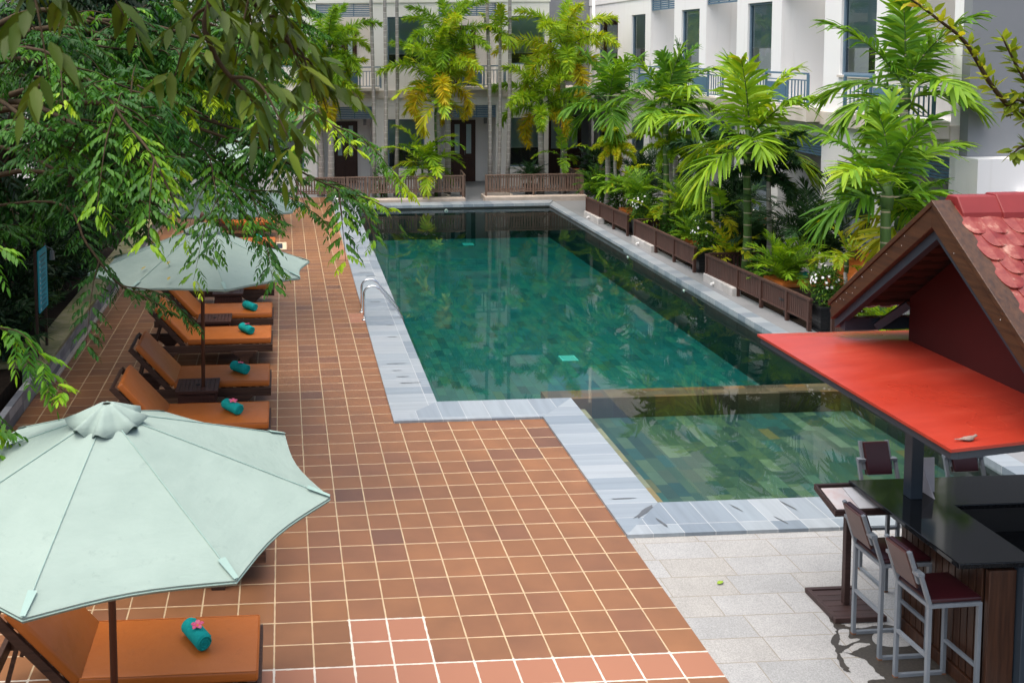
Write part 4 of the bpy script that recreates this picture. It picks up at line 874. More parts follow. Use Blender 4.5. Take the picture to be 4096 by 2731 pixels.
for a in ((4.56,.27,5.02,.29),(4.56,.58,5.02,.60),(4.56,.291,4.58,.579),(5.0,.291,5.02,.579)): x0,y0,x1,y1=a; T.hexa([tl(x0,y0,.986),tl(x1,y0,.986),tl(x1,y1,.986),tl(x0,y1,.986),tl(x0,y0,1.005),tl(x1,y0,1.005),tl(x1,y1,1.005),tl(x0,y1,1.005)])
build('tray',T,'menuw',t,.003)
m=thing('menu_sheet','pale printed menu sheets lying in the tray of the wooden stand','menu',(4.79,.43,1))
build('left_page',MB().hexa([tl(4.60,.31,.987),tl(4.785,.31,.987),tl(4.785,.56,.987),tl(4.60,.56,.987),tl(4.60,.31,.990),tl(4.785,.31,.990),tl(4.785,.56,.990),tl(4.60,.56,.990)]),'printing',m)
build('right_page',MB().hexa([tl(4.79,.31,.987),tl(4.98,.31,.987),tl(4.98,.56,.987),tl(4.79,.56,.987),tl(4.79,.31,.990),tl(4.98,.31,.990),tl(4.98,.56,.990),tl(4.79,.56,.990)]),'paper',m)
# counter card
t=thing('counter_card','grey white card with a folded easel back standing behind the post on the black counter','sign',(5.37,.30,1.07))
build('panel',MB().hexa([(5.27,.325,1.072),(5.43,.325,1.072),(5.43,.331,1.072),(5.27,.331,1.072),(5.27,.40,1.33),(5.47,.40,1.33),(5.47,.406,1.33),(5.27,.406,1.33)]),'card',t)
build('easel_leg',MB().hexa([(5.34,.20,1.072),(5.35,.20,1.072),(5.38,.34,1.072),(5.33,.34,1.072),(5.35,.375,1.27),(5.355,.375,1.27),(5.36,.38,1.27),(5.35,.38,1.27)]),'card',t)
# sign on the left
t=thing('rules_sign','cyan pool rules sign on two brown posts with a small lamp clipped to its top','sign',(-3.42,7.2,.36))
a=Vector((-3.46,6.98,0)); b=Vector((-3.46,7.52,0))
for q in (a,b): build('post',MB().box(q.x-.018,q.y-.018,.36,q.x+.018,q.y+.018,1.92),'signpost',t,.002)
X=-3.435
build('board',MB().box(X,7.0,.98,X+.02,7.50,1.88),'sign',t,.003)
rr=random.Random(3); tx=MB(); pc=MB(); z=1.72
while z>1.03:
    for k in range(rr.choice((2,3,2))): 
        l=rr.uniform(.18,.30); tx.box(X+.021,7.13,z,X+.022,7.13+l,z+.009); z-=.021
    pc=MB(); pc.box(X+.021,7.05,z+.02,X+.022,7.09,z+.055); build('pictogram',pc,'signpale',t); z-=.03
build('text_lines',tx,'signtext',t)
build('heading',MB().box(X+.021,7.08,1.78,X+.022,7.42,1.80),'signtext',t)
build('clip_lamp',MB().tube([(X+.05,7.32,1.90),(X+.14,7.32,1.86),(X+.14,7.32,1.82)],.012,6).tube([(X+.14,7.32,1.83),(X+.14,7.32,1.70)],[.03,.042],12),'lampgrey',t)
t=thing('garden_globe_lamp','small white globe lamp among the dark plants left of the sign','lamp',(-4.5,7.6,.3))
build('globe',MB().lathe([(.01,.44)]+[(.11*math.sin(math.pi*k/10),.55-.11*math.cos(math.pi*k/10)) for k in range(1,10)]+[(.01,.66)],16,(-4.5,7.6)),'pvc',t,0,True); build('stem',MB().lathe([(.03,.3),(.02,.44)],10,(-4.5,7.6)),'signpost',t)
# ================================================================ PALMS
def frond(lb,mb,base,az,el,L,droop,n,ll,lw,plum,tint,ld,v=.35,start=.16,rr_=.012,tip=.3,jit=.12):
    K=14; el=R(el); droop=R(droop); h=np.array([math.sin(az),math.cos(az),0.]); side=np.array([math.cos(az),-math.sin(az),0.])
    p=np.array(base,float); pts=[p.copy()]; ts=[]
    for k in range(K):
        e=el-droop*((k+.5)/K)**1.25; t=h*math.cos(e)+UPV*math.sin(e); ts.append(t); p=p+t*L/K; pts.append(p.copy())
    pts=np.array(pts); ts.append(ts[-1]); ts=np.array(ts)
    mb.tube([Vector(q) for q in pts[::2]],[rr_*(1-.8*i/(K/2)) for i in range(K//2+1)],4,False)
    s=np.repeat(np.linspace(start,1,n),2); sg=np.tile([1.,-1.],n); f=s*K; i=np.minimum(f.astype(int),K-1); w=(f-i)[:,None]
    P=pts[i]*(1-w)+pts[i+1]*w; T=ts[i]; N=nrm(np.cross(np.broadcast_to(side,T.shape),T))
    m=len(s); ang=np.radians(np.interp(s,[0,.5,1],[80,66,40] if plum else [68,52,22])+rng.normal(0,5,m))
    S=side*sg[:,None]
    if plum: 
        ph=rng.uniform(-1.2,1.2,m)[:,None]; S=S*np.cos(ph)+N*np.sin(ph)
    else: S=nrm(S+N*v)
    D=T*np.cos(ang)[:,None]+S*np.sin(ang)[:,None]+rng.normal(0,jit,(m,3))
    U=N+rng.normal(0,.25,(m,3)) if not plum else rv(m)+N*.5
    l=ll*np.interp(s,[0,.2,.5,.85,1],[.55,.95,1,.75,.5])*rng.uniform(.85,1.1,m)
    lb.add(P,D,U,l,lw*rng.uniform(.8,1.15,m),ld*rng.uniform(.4,1.5,m),np.clip(tint+rng.normal(0,.09,m)+.10*(s-.5),0,1))
KINDS={
 'foxtail':dict(nf=15,L=1.5,el=(86,5),dr=(65,115),n=130,ll=.27,lw=.036,plum=1,ld=.15,mat='foxtail',prof=((0,.5),(.4,1),(1,.1)),tint=.45,rr_=.016),
 'betel':dict(nf=13,L=1.5,el=(90,0),dr=(15,85),n=27,ll=.70,lw=.066,plum=0,ld=.46,mat='palm',prof=((0,.45),(.3,1),(.7,.9),(1,.30)),tint=.45,rr_=.02),
 'mac':dict(nf=11,L=1.15,el=(80,10),dr=(60,100),n=20,ll=.32,lw=.06,plum=0,ld=.25,mat='palm',prof=((0,.5),(.4,1),(1,.45)),tint=.55,rr_=.012),
 'areca':dict(nf=15,L=1.25,el=(88,48),dr=(45,95),n=32,ll=.36,lw=.026,plum=0,ld=.2,mat='palm',prof=((0,.5),(.4,1),(1,.06)),tint=.4,rr_=.010)}
def palm(name,label,kind,base,hz,scale=1,tint=None,mat=None,trunk='ringgrey',r0=.07,shaft=.5,old=0,az0=None,lean=(0,0),group=None,nf=None,yel=0,stems=1,cat='palm tree',elmul=1):
    K=KINDS[kind]; t=thing(name,label,cat,base,group); b=Vector(base); tint=K['tint'] if tint is None else tint
    top=Vector((b.x+lean[0],b.y+lean[1],hz))
    if hz>b.z+.15:
        if stems==1:
            pts=[b+(top-b)*q+Vector((.03*math.sin(q*5),.03*math.cos(q*4),0)) for q in (0,.2,.4,.6,.8,1)]
            build('trunk',MB().tube(pts,[r0*1.35,r0*1.05,r0,r0*.95,r0*.9,r0*.8],10),trunk,t,0,True)
    lb=LB(); mb=MB(); nf=nf or K['nf']; a0=rng.uniform(0,6.28) if az0 is None else az0
    if shaft>0 and hz>b.z+.15:
        s1=top+Vector((0,0,shaft*scale)); build('crownshaft',MB().tube([top-Vector((0,0,.02)),top+Vector((0,0,.15*scale)),s1],[r0*.95,r0*1.15,r0*.45],10),'ringgreen' if trunk!='ringgreen' else 'ringgreen',t,0,True)
        start=s1-Vector((0,0,.12*scale))
    else: start=top
    for k in range(nf):
        f=k/max(nf-1,1); el=(K['el'][0]+(K['el'][1]-K['el'][0])*f)*elmul+rng.normal(0,5); az=a0+k*2.4+rng.normal(0,.15)
        dr=K['dr'][0]+(K['dr'][1]-K['dr'][0])*(f*.7+.3*rng.uniform()); L=K['L']*scale*(.78+.3*math.sin(math.pi*min(f+.2,1)))*rng.uniform(.9,1.1)
        tn=tint+rng.normal(0,.08)
        if yel and k>=nf-yel: tn=.95; dr+=35
        o=start+Vector((rng.normal(0,.02),rng.normal(0,.02),-.25*scale*f*(shaft>0)))
        if stems>1: q=k%stems; o=Vector((b.x+.12*math.cos(q*2.1)*scale,b.y+.12*math.sin(q*2.1)*scale,b.z+(hz-b.z)*(.5+.5*((q*37)%10)/10)))
        frond(lb,mb,o,az,el,L,dr,K['n'],K['ll']*scale,K['lw']*(.5+.5*scale),K['plum'],tn,K['ld'],rr_=K['rr_']*scale)
    c=lb.mesh('crown',mat or K['mat'],t,K['prof'],0 if K['plum'] or kind=='areca' else .35)
    build('leaf_stalks',mb,'ringgreen' if tint<.8 else 'yl',c)
    if stems>1:
        for q in range(stems):
            e=Vector((b.x+.12*math.cos(q*2.1)*scale,b.y+.12*math.sin(q*2.1)*scale,b.z+(hz-b.z)*(.5+.5*((q*37)%10)/10)))
            build('stem',MB().tube([(b.x+.07*math.cos(q*2.1)*scale,b.y+.07*math.sin(q*2.1)*scale,b.z),e],[.022*scale,.016*scale],7),'ringgreen',t,0,True)
    return t
GP='palms in front of the far hotel block'
palm('foxtail_palm','bushy green foxtail palm with a high crown at the left of the far block','foxtail',(1.62,24.3,0),4.35,1.2,.45,r0=.10,group=GP)
palm('foxtail_palm','lower foxtail palm with drooping yellow tipped fronds at the left of the far block','foxtail',(1.32,24.6,0),3.05,1.15,.62,r0=.10,group=GP,yel=3)
palm('foxtail_palm','tall foxtail palm in the centre of the far block','foxtail',(5.42,24.45,0),4.5,1.25,.55,r0=.10,group=GP,yel=1)
palm('foxtail_palm','dense foxtail palm with long hanging brown yellow fronds in the centre of the far block','foxtail',(5.05,24.1,0),3.3,1.4,.58,r0=.09,group=GP,yel=5,nf=13)
palm('foxtail_palm','big yellow green foxtail palm by the corner of the two blocks','foxtail',(9.2,24.35,0),4.1,1.5,.70,r0=.10,group=GP,yel=2,az0=.6)
palm('foxtail_palm','lower foxtail palm with hanging fronds left of the building corner','foxtail',(8.4,24.1,0),2.5,1.3,.52,r0=.10,group=GP,yel=2)
palm('feather_palm','bright green feather palm with broad blades in front of the central far palms','mac',(4.95,23.75,0),2.75,1.3,.70,r0=.045,trunk='ringgreen',group=GP,yel=1)
palm('feather_palm','clumping feather palm with low bright fronds behind the far fence','mac',(4.55,23.6,0),1.6,1.2,.62,stems=4,shaft=0,group=GP,nf=18)
palm('feather_palm','small feather palm with yellow green fronds at the right of the far fence','mac',(9.0,23.7,0),1.1,.8,.66,r0=.04,group=GP,nf=6)
for i,(x,y,l) in enumerate([(3.03,24.3,'leftmost of the slim grey palm trunks before the far block'),(3.36,24.1,'brownish slim palm trunk, second from the left before the far block'),(3.74,24.4,'slim ringed palm trunk before the left edge of a far window'),(6.80,24.3,'slim grey palm trunk at the right side of the central far door'),(7.36,24.3,'slim grey palm trunk beside the left edge of the right far window')]):
    palm('slim_palm',l,'betel',(x,y,0),7.6,.8,.5,r0=.062,group='slim palm trunks before the far block',lean=((-.06,.05,.10,-.12,.1)[i],0),nf=6,shaft=.4)
palm('slim_palm','slim palm whose small upright crown shows at the top of the far block','betel',(7.08,24.4,0),5.15,.55,.72,r0=.055,group='slim palm trunks before the far block',nf=7,lean=(.08,0),elmul=1.1)
GR='palms along the right deck'
palm('betel_palm','dark green fan crowned palm farthest along the right deck','betel',(9.35,20.4,0),2.85,1.0,.30,r0=.075,group=GR,az0=.3,nf=11)
palm('betel_palm','broad leaved palm on a ringed green stem behind the middle fence','betel',(9.3,15.95,0),3.0,.92,.50,r0=.07,trunk='ringgreen',group=GR,nf=10)
palm('betel_palm','palm with a brown stem and dark crown next to the ringed green one','betel',(9.9,16.9,0),3.35,.8,.30,r0=.06,group=GR,nf=9)
palm('betel_palm','bright yellow green palm on a thick ringed green stem behind the long fence','betel',(9.3,11.75,0),2.55,1.08,.64,r0=.08,trunk='ringgreen',group=GR,nf=11)
palm('betel_palm','dark leaved palm rising behind the bar roof','betel',(9.45,7.45,0),2.2,.92,.48,r0=.085,trunk='ringgreen',group=GR,nf=10)
palm('betel_palm','tall palm at balcony height by the grey end wall','betel',(10.5,8.7,0),3.65,.98,.44,r0=.08,group=GR,nf=10)
palm('betel_palm','low old palm with drying brown fronds behind the bar roof','betel',(10.2,8.3,0),1.7,.62,.28,r0=.06,group=GR,nf=9,yel=3)
palm('foxtail_palm','small yellow foxtail palm above the farthest right fence','foxtail',(9.35,19.7,0),1.75,.55,.8,r0=.05,group=GR)
palm('foxtail_palm','small bright green foxtail palm near the ringed green stem','foxtail',(9.5,16.1,0),2.1,.52,.62,r0=.045,group=GR)
palm('foxtail_palm','dark thin foxtail palm arching behind the middle pot','foxtail',(9.4,13.55,0),2.1,.72,.2,r0=.035,mat='darkpalm',group=GR,nf=8)
palm('foxtail_palm','dark foxtail palm with a tuft of hanging fronds on a grey stem','foxtail',(9.75,11.75,0),2.05,.70,.25,r0=.05,mat='darkpalm',group=GR,nf=12,yel=1)
palm('feather_palm','slim feather palm with yellow fronds beside the lounger nearest the bar roof','mac',(9.75,9.0,0),.85,.75,.85,r0=.035,group=GR,nf=5)
palm('feather_palm','yellow green young palm in front of the thick ringed stem','mac',(9.2,12.3,0),.45,.72,.85,shaft=0,group=GR,nf=8,r0=.03)
palm('feather_palm','small yellow green palm low behind the middle fence','mac',(9.2,16.35,0),.45,.7,.78,shaft=0,group=GR,nf=8,r0=.03)
palm('feather_palm','feather palm with light fronds low behind the farthest right fence','mac',(9.4,19.0,0),1.15,.85,.6,stems=3,shaft=0,group=GR,nf=11)
palm('feather_palm','thin feather palm with olive fronds behind the pale thin stem','mac',(9.3,12.9,0),1.05,.65,.5,r0=.03,group=GR,nf=6,yel=1)
GA='bushy areca palms on the right deck'
for x,y,h,sc,tn,mt,l in [(9.35,15.1,.7,1.0,.5,None,'light green areca palm clump behind the middle fence'),(10.1,14.2,.8,1.15,.3,'darkpalm','dark areca palm clump behind the lounger with the middle pot'),(9.15,10.3,.45,.85,.5,None,'light green areca clump in front of the lounger nearest the bar roof'),(10.3,10.95,.9,1.25,.35,'darkpalm','large dark areca palm by the white pillar near the big window'),
    (9.2,18.0,.7,.9,.35,None,'areca clump between the farthest right fence and pot'),(10.3,18.0,.8,1.1,.25,'darkpalm','dark areca palm by the wall behind the middle lounger'),(10.4,20.3,.8,1.1,.2,'darkpalm','dark areca palm by the wall at the far end of the right deck'),(9.2,7.3,.2,.6,.62,None,'grassy bright areca seen under the bar roof eave'),(9.9,12.4,.6,.9,.2,'darkpalm','dark low areca under the hanging foxtail fronds'),(9.1,14.2,.35,.6,.45,None,'small areca clump beside the middle flower pot'),(9.0,20.6,.5,.8,.3,None,'areca clump at the far corner of the right deck'),(10.35,16.0,.7,1.0,.25,'darkpalm','dark areca palm by the wall beside the backrest of the middle lounger')]:
    palm('areca_palm',l,'areca',(x+(.22 if x<9.5 else 0),y,0),h*1.15,sc*(.88 if x<9.5 else .92),tn+.06,mt,stems=5,shaft=0,group=GA,nf=28)
# potted plants
def pot(x,y,label,square=True,h=.42,w=.36):
    t=thing('plant_pot',label,'plant pot',(x,y,0),'black plant pots')
    if square:
        mb=MB(); n=6
        for k in range(n):
            z0=k*h/n; z1=z0+h/n-.008; a0=w*.40+.10*w*k/n; a1=w*.40+.10*w*(k+1)/n
            for j in range(3):
                for (ax,sg) in ((0,1),(0,-1),(1,1),(1,-1)):
                    u0=-1+2*j/3+.01; u1=-1+2*(j+1)/3-.01
                    f=lambda u,a,z,d: (x+u*a,y+sg*(a+d),z) if ax==0 else (x+sg*(a+d),y+u*a,z)
                    mb.hexa([f(u0,a0,z0,0),f(u1,a0,z0,0),f(u1,a0,z0,.008),f(u0,a0,z0,.008),f(u0,a1,z1,0),f(u1,a1,z1,0),f(u1,a1,z1,.008),f(u0,a1,z1,.008)])
        mb.hexa([(x-w*.4,y-w*.4,0),(x+w*.4,y-w*.4,0),(x+w*.4,y+w*.4,0),(x-w*.4,y+w*.4,0),(x-w*.5,y-w*.5,h-.01),(x+w*.5,y-w*.5,h-.01),(x+w*.5,y+w*.5,h-.01),(x-w*.5,y+w*.5,h-.01)])
        build('body',mb,'black',t); a=w*.55
        build('rim',MB().box(x-a,y-a,h-.03,x+a,y-a+.04,h+.01).box(x-a,y+a-.04,h-.03,x+a,y+a,h+.01).box(x-a,y-a+.041,h-.03,x-a+.04,y+a-.041,h+.01).box(x+a-.04,y-a+.041,h-.03,x+a,y+a-.041,h+.01),'black',t,.004)
        build('foot',MB().box(x-w*.55,y-w*.55,.0,x+w*.55,y+w*.55,.02),'black',t)
    else:
        build('body',MB().lathe([(w*.32,0),(w*.46,h*.7),(w*.5,h-.03)],20,(x,y)),'black',t,0,True); build('rim',MB().lathe([(w*.5,h-.03),(w*.56,h-.03),(w*.56,h),(w*.48,h)],20,(x,y)),'black',t)
    return t
def bush(name,label,cat,c,rad,hgt,n,ll,lw,mat,tint,flowers=0,group=None,stem=True):
    t=thing(name,label,cat,c,group); b=np.array(c,float); lb=LB(); mb=MB(); nb=10
    for k in range(nb):
        a=k*2.4; e=b+np.array([rad*.6*math.cos(a),rad*.6*math.sin(a),hgt*(.45+.5*((k*7)%10)/10)]); mb.tube([Vector(b),Vector(b*.4+e*.6+np.array([0,0,.08*hgt])),Vector(e)],[.012,.008,.004],5)
    build('stems',mb,'twig',t)
    d=rv(n); r=rng.uniform(.25,1,n)**.5; P=b+np.array([0,0,hgt*.55])+d*r[:,None]*np.array([rad,rad,hgt*.5])*(1+.25*np.sin(d[:,:1]*7+d[:,1:2]*5))
    D=nrm(d+rv(n)*.8+UPV*.3); lb.add(P,D,rv(n)*.7+UPV,ll*rng.uniform(.7,1.2,n),lw,rng.uniform(0,.4,n),np.clip(tint+rng.normal(0,.2,n)+.15*(r-.7),0,1))
    lb.mesh('foliage',mat,t,((0,.15),(.35,1),(.7,.75),(1,.05)),.3)
    if flowers:
        f=LB(); d=rv(flowers); d[:,2]=np.abs(d[:,2])*.8; d[:,0]-=.4; d[:,1]-=.3; d=nrm(d); P=b+np.array([0,0,hgt*.55])+d*np.array([rad,rad,hgt*.5])*1.08
        for k in range(6):
            x=nrm(np.cross(d,UPV+.01)); y=np.cross(d,x); a=k*math.pi/3; f.add(P,x*math.cos(a)+y*math.sin(a)+d*.2,d,.025,.017,0,.5)
        f.mesh('blossoms','petal',t,((0,.4),(.5,1),(1,.3)),0)
    return t
GD='white flowered pot shrubs'
for x,y,s,nm in ((8.97,16.62,1,'farthest'),(8.98,12.98,1.05,'middle'),(9.12,8.50,1,'nearest')):
    pot(x,y,'square black brick patterned pot, the %s of three along the right deck'%nm)
    bush('gardenia_shrub','bright green shrub with white flowers in the %s square black pot'%nm,'shrub',(x,y,.40),.24*s,.66*s,1500,.055,.026,'gard',.5,26,GD)
bush('gardenia_shrub','white flowered shrub against the wall behind the hanging foxtail palm','shrub',(10.6,12.6,.0),.45,1.25,1400,.06,.028,'gard',.3,26)
pot(8.02,23.95,'round black pot behind the right far fence',False,.38,.44)
palm('potted_palm','dense dark green potted palm in front of the right far window','areca',(8.02,23.95,.36),.5,.62,.3,'darkpalm',stems=4,shaft=0,nf=26,cat='potted palm')
for x,y,l in ((8.98,9.3,'round black pot behind the long fence, near its close end'),(9.0,13.6,'round black pot behind the middle fence, near its close end'),(9.0,17.4,'round black pot behind the farthest right fence')): pot(x,y,l,False,.34,.40)
bush('broadleaf_shrub','dark round leaved shrub in the shaded corner of the two blocks','shrub',(10.2,23.9,0),.6,1.5,420,.22,.16,'darkleaf',.6)
bush('garden_shrub','small leafy shrub behind the far fence by the brownish trunk','shrub',(3.2,23.8,0),.22,1.1,260,.12,.05,'gard',.35)
for x,y,l in ((4.9,23.75,'pale ring kerb round the clumping palm behind the far fence'),(6.9,23.75,'pale ring kerb beside the doorway gap')):
    build_o=build('tree_ring',MB().lathe([(.50,-.01),(.50,.10),(.42,.10),(.42,-.01)],28,(x,y)),'plinth'); tag(build_o,l,'kerb ring')
for x0,y0,x1,y1 in ((8.85,17.0,9.4,19.9),(8.85,12.9,9.4,16.2),(8.85,8.6,9.4,12.1),(8.95,4.2,9.5,7.7)):
    struct('planting_bed',MB().box(x0,y0,-.05,x1,y1,.02),'soil')
for i,(x,y,r,h) in enumerate([(9.35,10.9,.32,.75),(9.4,12.6,.34,.9),(9.4,14.6,.36,.95),(9.4,15.6,.34,.8),(9.45,17.6,.36,.95),(9.4,19.3,.4,1.0),(9.5,20.9,.45,1.2),(9.9,13.3,.4,1.1)]):
    bush('garden_shrub','low leafy green undergrowth without flowers at the foot of the right deck palms','shrub',(x,y,.02),r,h,520,.13,.045,'gard',.35,0,'undergrowth along the right deck')
# ================================================================ BROADLEAF TREES
def compounds(lb,P,D,L,n,ll,lw,tint,dr=.12):
    "pinnate leaves: N stalks at P along D, n pairs of leaflets each"
    N=len(P); D=nrm(D); L=np.broadcast_to(L,(N,)); base_t=np.broadcast_to(tint,(N,))
    for i in range(n+1):
        s=(i+1)/(n+1); pos=P+D*(L*s)[:,None]; pos[:,2]-=dr*L*s*s*2; T=nrm(D-UPV*dr*4*s); S=nrm(np.cross(T,UPV)+1e-6)
        k=(.7+.3*math.sin(math.pi*min(s+.15,1)))
        for sg in ((1,-1) if i<n else (0,)):
            d=T*(.75 if sg else 1)+S*sg*.75-UPV*.26+rng.normal(0,.16,(N,3)); up=UPV-T*.1+S*sg*.25+rng.normal(0,.22,(N,3))
            lb.add(pos,d,up,ll*k*rng.uniform(.85,1.15,N),lw*k,rng.uniform(.05,.4,N),np.clip(base_t+rng.normal(0,.06,N),0,1))
def along(pts,step):
    pts=np.array(pts,float); seg=np.linalg.norm(np.diff(pts,axis=0),axis=1); tot=seg.sum(); cum=np.r_[0,np.cumsum(seg)]
    s=np.arange(step*.5,tot,step); i=np.minimum(np.searchsorted(cum,s,side='right')-1,len(seg)-1); w=((s-cum[i])/seg[i])[:,None]
    return pts[i]*(1-w)+pts[i+1]*w, nrm(pts[i+1]-pts[i]), s/tot
def curve(pts,k=5):
    p=[np.array(q,float) for q in pts]; p=[2*p[0]-p[1]]+p+[2*p[-1]-p[-2]]; out=[]
    for i in range(1,len(p)-2):
        a,b,c,d=p[i-1:i+3]
        for j in range(k): t=j/k; out.append(.5*(2*b+(c-a)*t+(2*a-5*b+4*c-d)*t*t+(3*b-a-3*c+d)*t**3))
    out.append(p[-2]); return np.array(out)
class Tree:
    def __init__(s,label,base,trunk,r,mat,ll=.07,lw=.030,np_=6,cl=.24,tint=.4,name='broadleaf_tree',group='leafy trees on the left'):
        s.t=thing(name,label,'tree',base,group); s.lb=LB(); s.mb=MB(); s.tw=MB(); s.mat=mat; s.ll,s.lw,s.np,s.cl,s.tint=ll,lw,np_,cl,tint
        p=curve(trunk); s.trunk=p; build('trunk',MB().tube([Vector(q) for q in p],list(np.linspace(r,r*.45,len(p))),12),'bark',s.t,0,True)
    def branch(s,pts,r,step=.065,ltip=.35,young=.0,sub=0,bare=0.0,tint=None,sz=1):
        p=curve(pts); s.mb.tube([Vector(q) for q in p],list(np.linspace(r,r*.25,len(p))),6); P,T,f=along(p,step); k=f>bare; P,T,f=P[k],T[k],f[k]
        n=len(P); sg=np.where(np.arange(n)%2,1.,-1.)[:,None]; S=nrm(np.cross(T,UPV)+1e-6)
        D=T*.55+S*sg*.8+UPV*rng.uniform(-.35,.15,(n,1))+rng.normal(0,.15,(n,3)); tn=(s.tint if tint is None else tint)
        tt=tn+young*np.clip((f-.62)/.38,0,1)+rng.normal(0,.07,n)
        compounds(s.lb,P,D,s.cl*sz*rng.uniform(.75,1.15,n)*(1-.4*f**3),s.np,s.ll*sz,s.lw*sz,tt)
        for k in range(sub):
            j=rng.integers(len(p)//5,int(len(p)*.75)+1); t=nrm(p[min(j+1,len(p)-1)]-p[j-1]); sd=nrm(np.cross(t,UPV))*(1 if k%2 else -1); d=nrm(t*.8+sd*.6+rng.normal(0,.15,3)-UPV*.15); L=rng.uniform(.35,.7)*(ltip/.35)
            e=p[j]+d*L; m=p[j]+d*L*.5+UPV*.04; s.branch([p[j],m,e-UPV*.08*L/.4],r*.45,step,ltip,young,0,.05,tint,sz)
    def clump(s,c,r,k,limb=True,tint=None,dirb=(.35,-.25,-.15),sz=1,step=.075):
        c=np.array(c,float)
        if limb:
            i=int(np.argmin(np.linalg.norm(s.trunk-(c-np.array([0,0,.8])),axis=1))); i=max(i,len(s.trunk)//2); a=s.trunk[i]; m=(a+c)/2+UPV*.35
            q=curve([a,m,c]); s.mb.tube([Vector(v) for v in q],list(np.linspace(.045,.012,len(q))),6)
        for j in range(k):
            d=nrm(rv()[0]*np.array([1,1,.7])+np.array(dirb)); o=c+rv()[0]*r*.35*rng.uniform(); L=r*rng.uniform(.6,1.05)
            s.branch([o,o+d*L*.5+UPV*.06*r,o+d*L-UPV*.16*r],.009,step,.35,.12 if rng.uniform()<.25 else .02,0,.0,tint if tint is not None else s.tint+rng.normal(0,.10),sz)
    def done(s):
        build('branches',s.mb,'twig',s.t,0,True); s.lb.mesh('crown',s.mat,s.t)
# near tree with olive leaves hanging into the top of the frame
T=Tree('near tree with soft olive leaves hanging into the top left of the view',(-2.7,-5.2,0),[(-2.7,-5.2,0),(-2.65,-5.1,2),(-2.5,-5.0,4),(-2.1,-4.9,5.2)],.16,'olive',.088,.034,3,.14,.42,'olive_leaf_tree')
for pts,sub in (([(-2.2,-4.9,5.1),(-1.1,-4.75,5.35),(-.16,-4.6,5.0),(-.08,-4.6,4.79),(-.04,-4.6,4.70),(.03,-4.6,4.62),(.08,-4.6,4.55)],4),([(-.9,-4.6,5.35),(-.12,-4.2,5.10),(-.02,-4.2,4.95),(.10,-4.2,4.82),(.19,-4.2,4.70),(.26,-4.2,4.61)],6),([(-2.1,-4.9,5.05),(-1.2,-4.8,5.16),(-.6,-4.8,5.00),(-.5,-4.8,4.93),(-.43,-4.8,4.88)],3),([(-1.4,-4.9,5.25),(-.7,-4.85,5.15),(-.42,-4.8,4.99),(-.37,-4.8,4.93)],2),([(-.6,-4.5,5.3),(.0,-4.4,5.03),(.09,-4.4,4.91),(.16,-4.4,4.80)],4)):
    T.branch(pts,.013,.085,.14,.25,sub,.40)
T.done()
# main tree over the loungers
T=Tree('large dense green tree behind the drooping sprays',(-4.5,8.2,.3),[(-4.5,8.2,.3),(-4.4,8.1,2),(-4.0,8.0,3.6),(-3.2,8.1,5.6)],.17,'leaf',.078,.034,6,.26,.34)
for c,r,k in (((-.45,8.9,4.95),.95,17),((.09,10.5,5.4),.95,14),((-1.6,8.7,4.65),1.05,18),((-2.3,6.4,4.4),.9,17),((-1.25,9.4,3.75),.95,17),((-.3,9.9,4.1),.8,13),((-2.2,7.2,3.3),.9,16),((-2.9,5.6,3.2),.8,14),((-2.3,10.5,5.6),1.1,16),((-3.1,6.5,4.6),.95,16),((-1.1,11.7,5.8),1.1,15),((-2.5,7.4,2.7),.6,11),((-3.2,7.6,2.9),.7,11),((-1.7,10.1,2.9),.6,10),((-3.4,4.8,2.6),.55,9)):
    T.clump(c,r,k)
T.done()
T=Tree('large green tree with drooping sprays over the loungers',(-4.1,3.4,.3),[(-4.1,3.4,.3),(-4.0,3.3,1.8),(-3.7,3.1,3.4),(-3.2,2.9,5.0)],.15,'leaf',.072,.031,6,.24,.40)
for c,r,k in (((-2.07,2.0,4.75),.75,15),((-1.42,3.0,4.95),.8,16),((-1.78,1.0,4.0),.7,14),((-1.14,1.0,4.3),.6,12),((-1.0,.6,3.85),.5,9),((-.51,4.0,4.15),.75,14),((-.1,3.0,3.85),.5,10),((-1.79,2.0,3.55),.45,8),((-1.45,3.0,3.25),.5,8),((-.62,3.0,3.55),.5,9),((.0,2.8,3.7),.45,7),((-.9,3.0,4.6),.7,12),((-.25,3.6,4.75),.6,10)):
    T.clump(c,r,k)
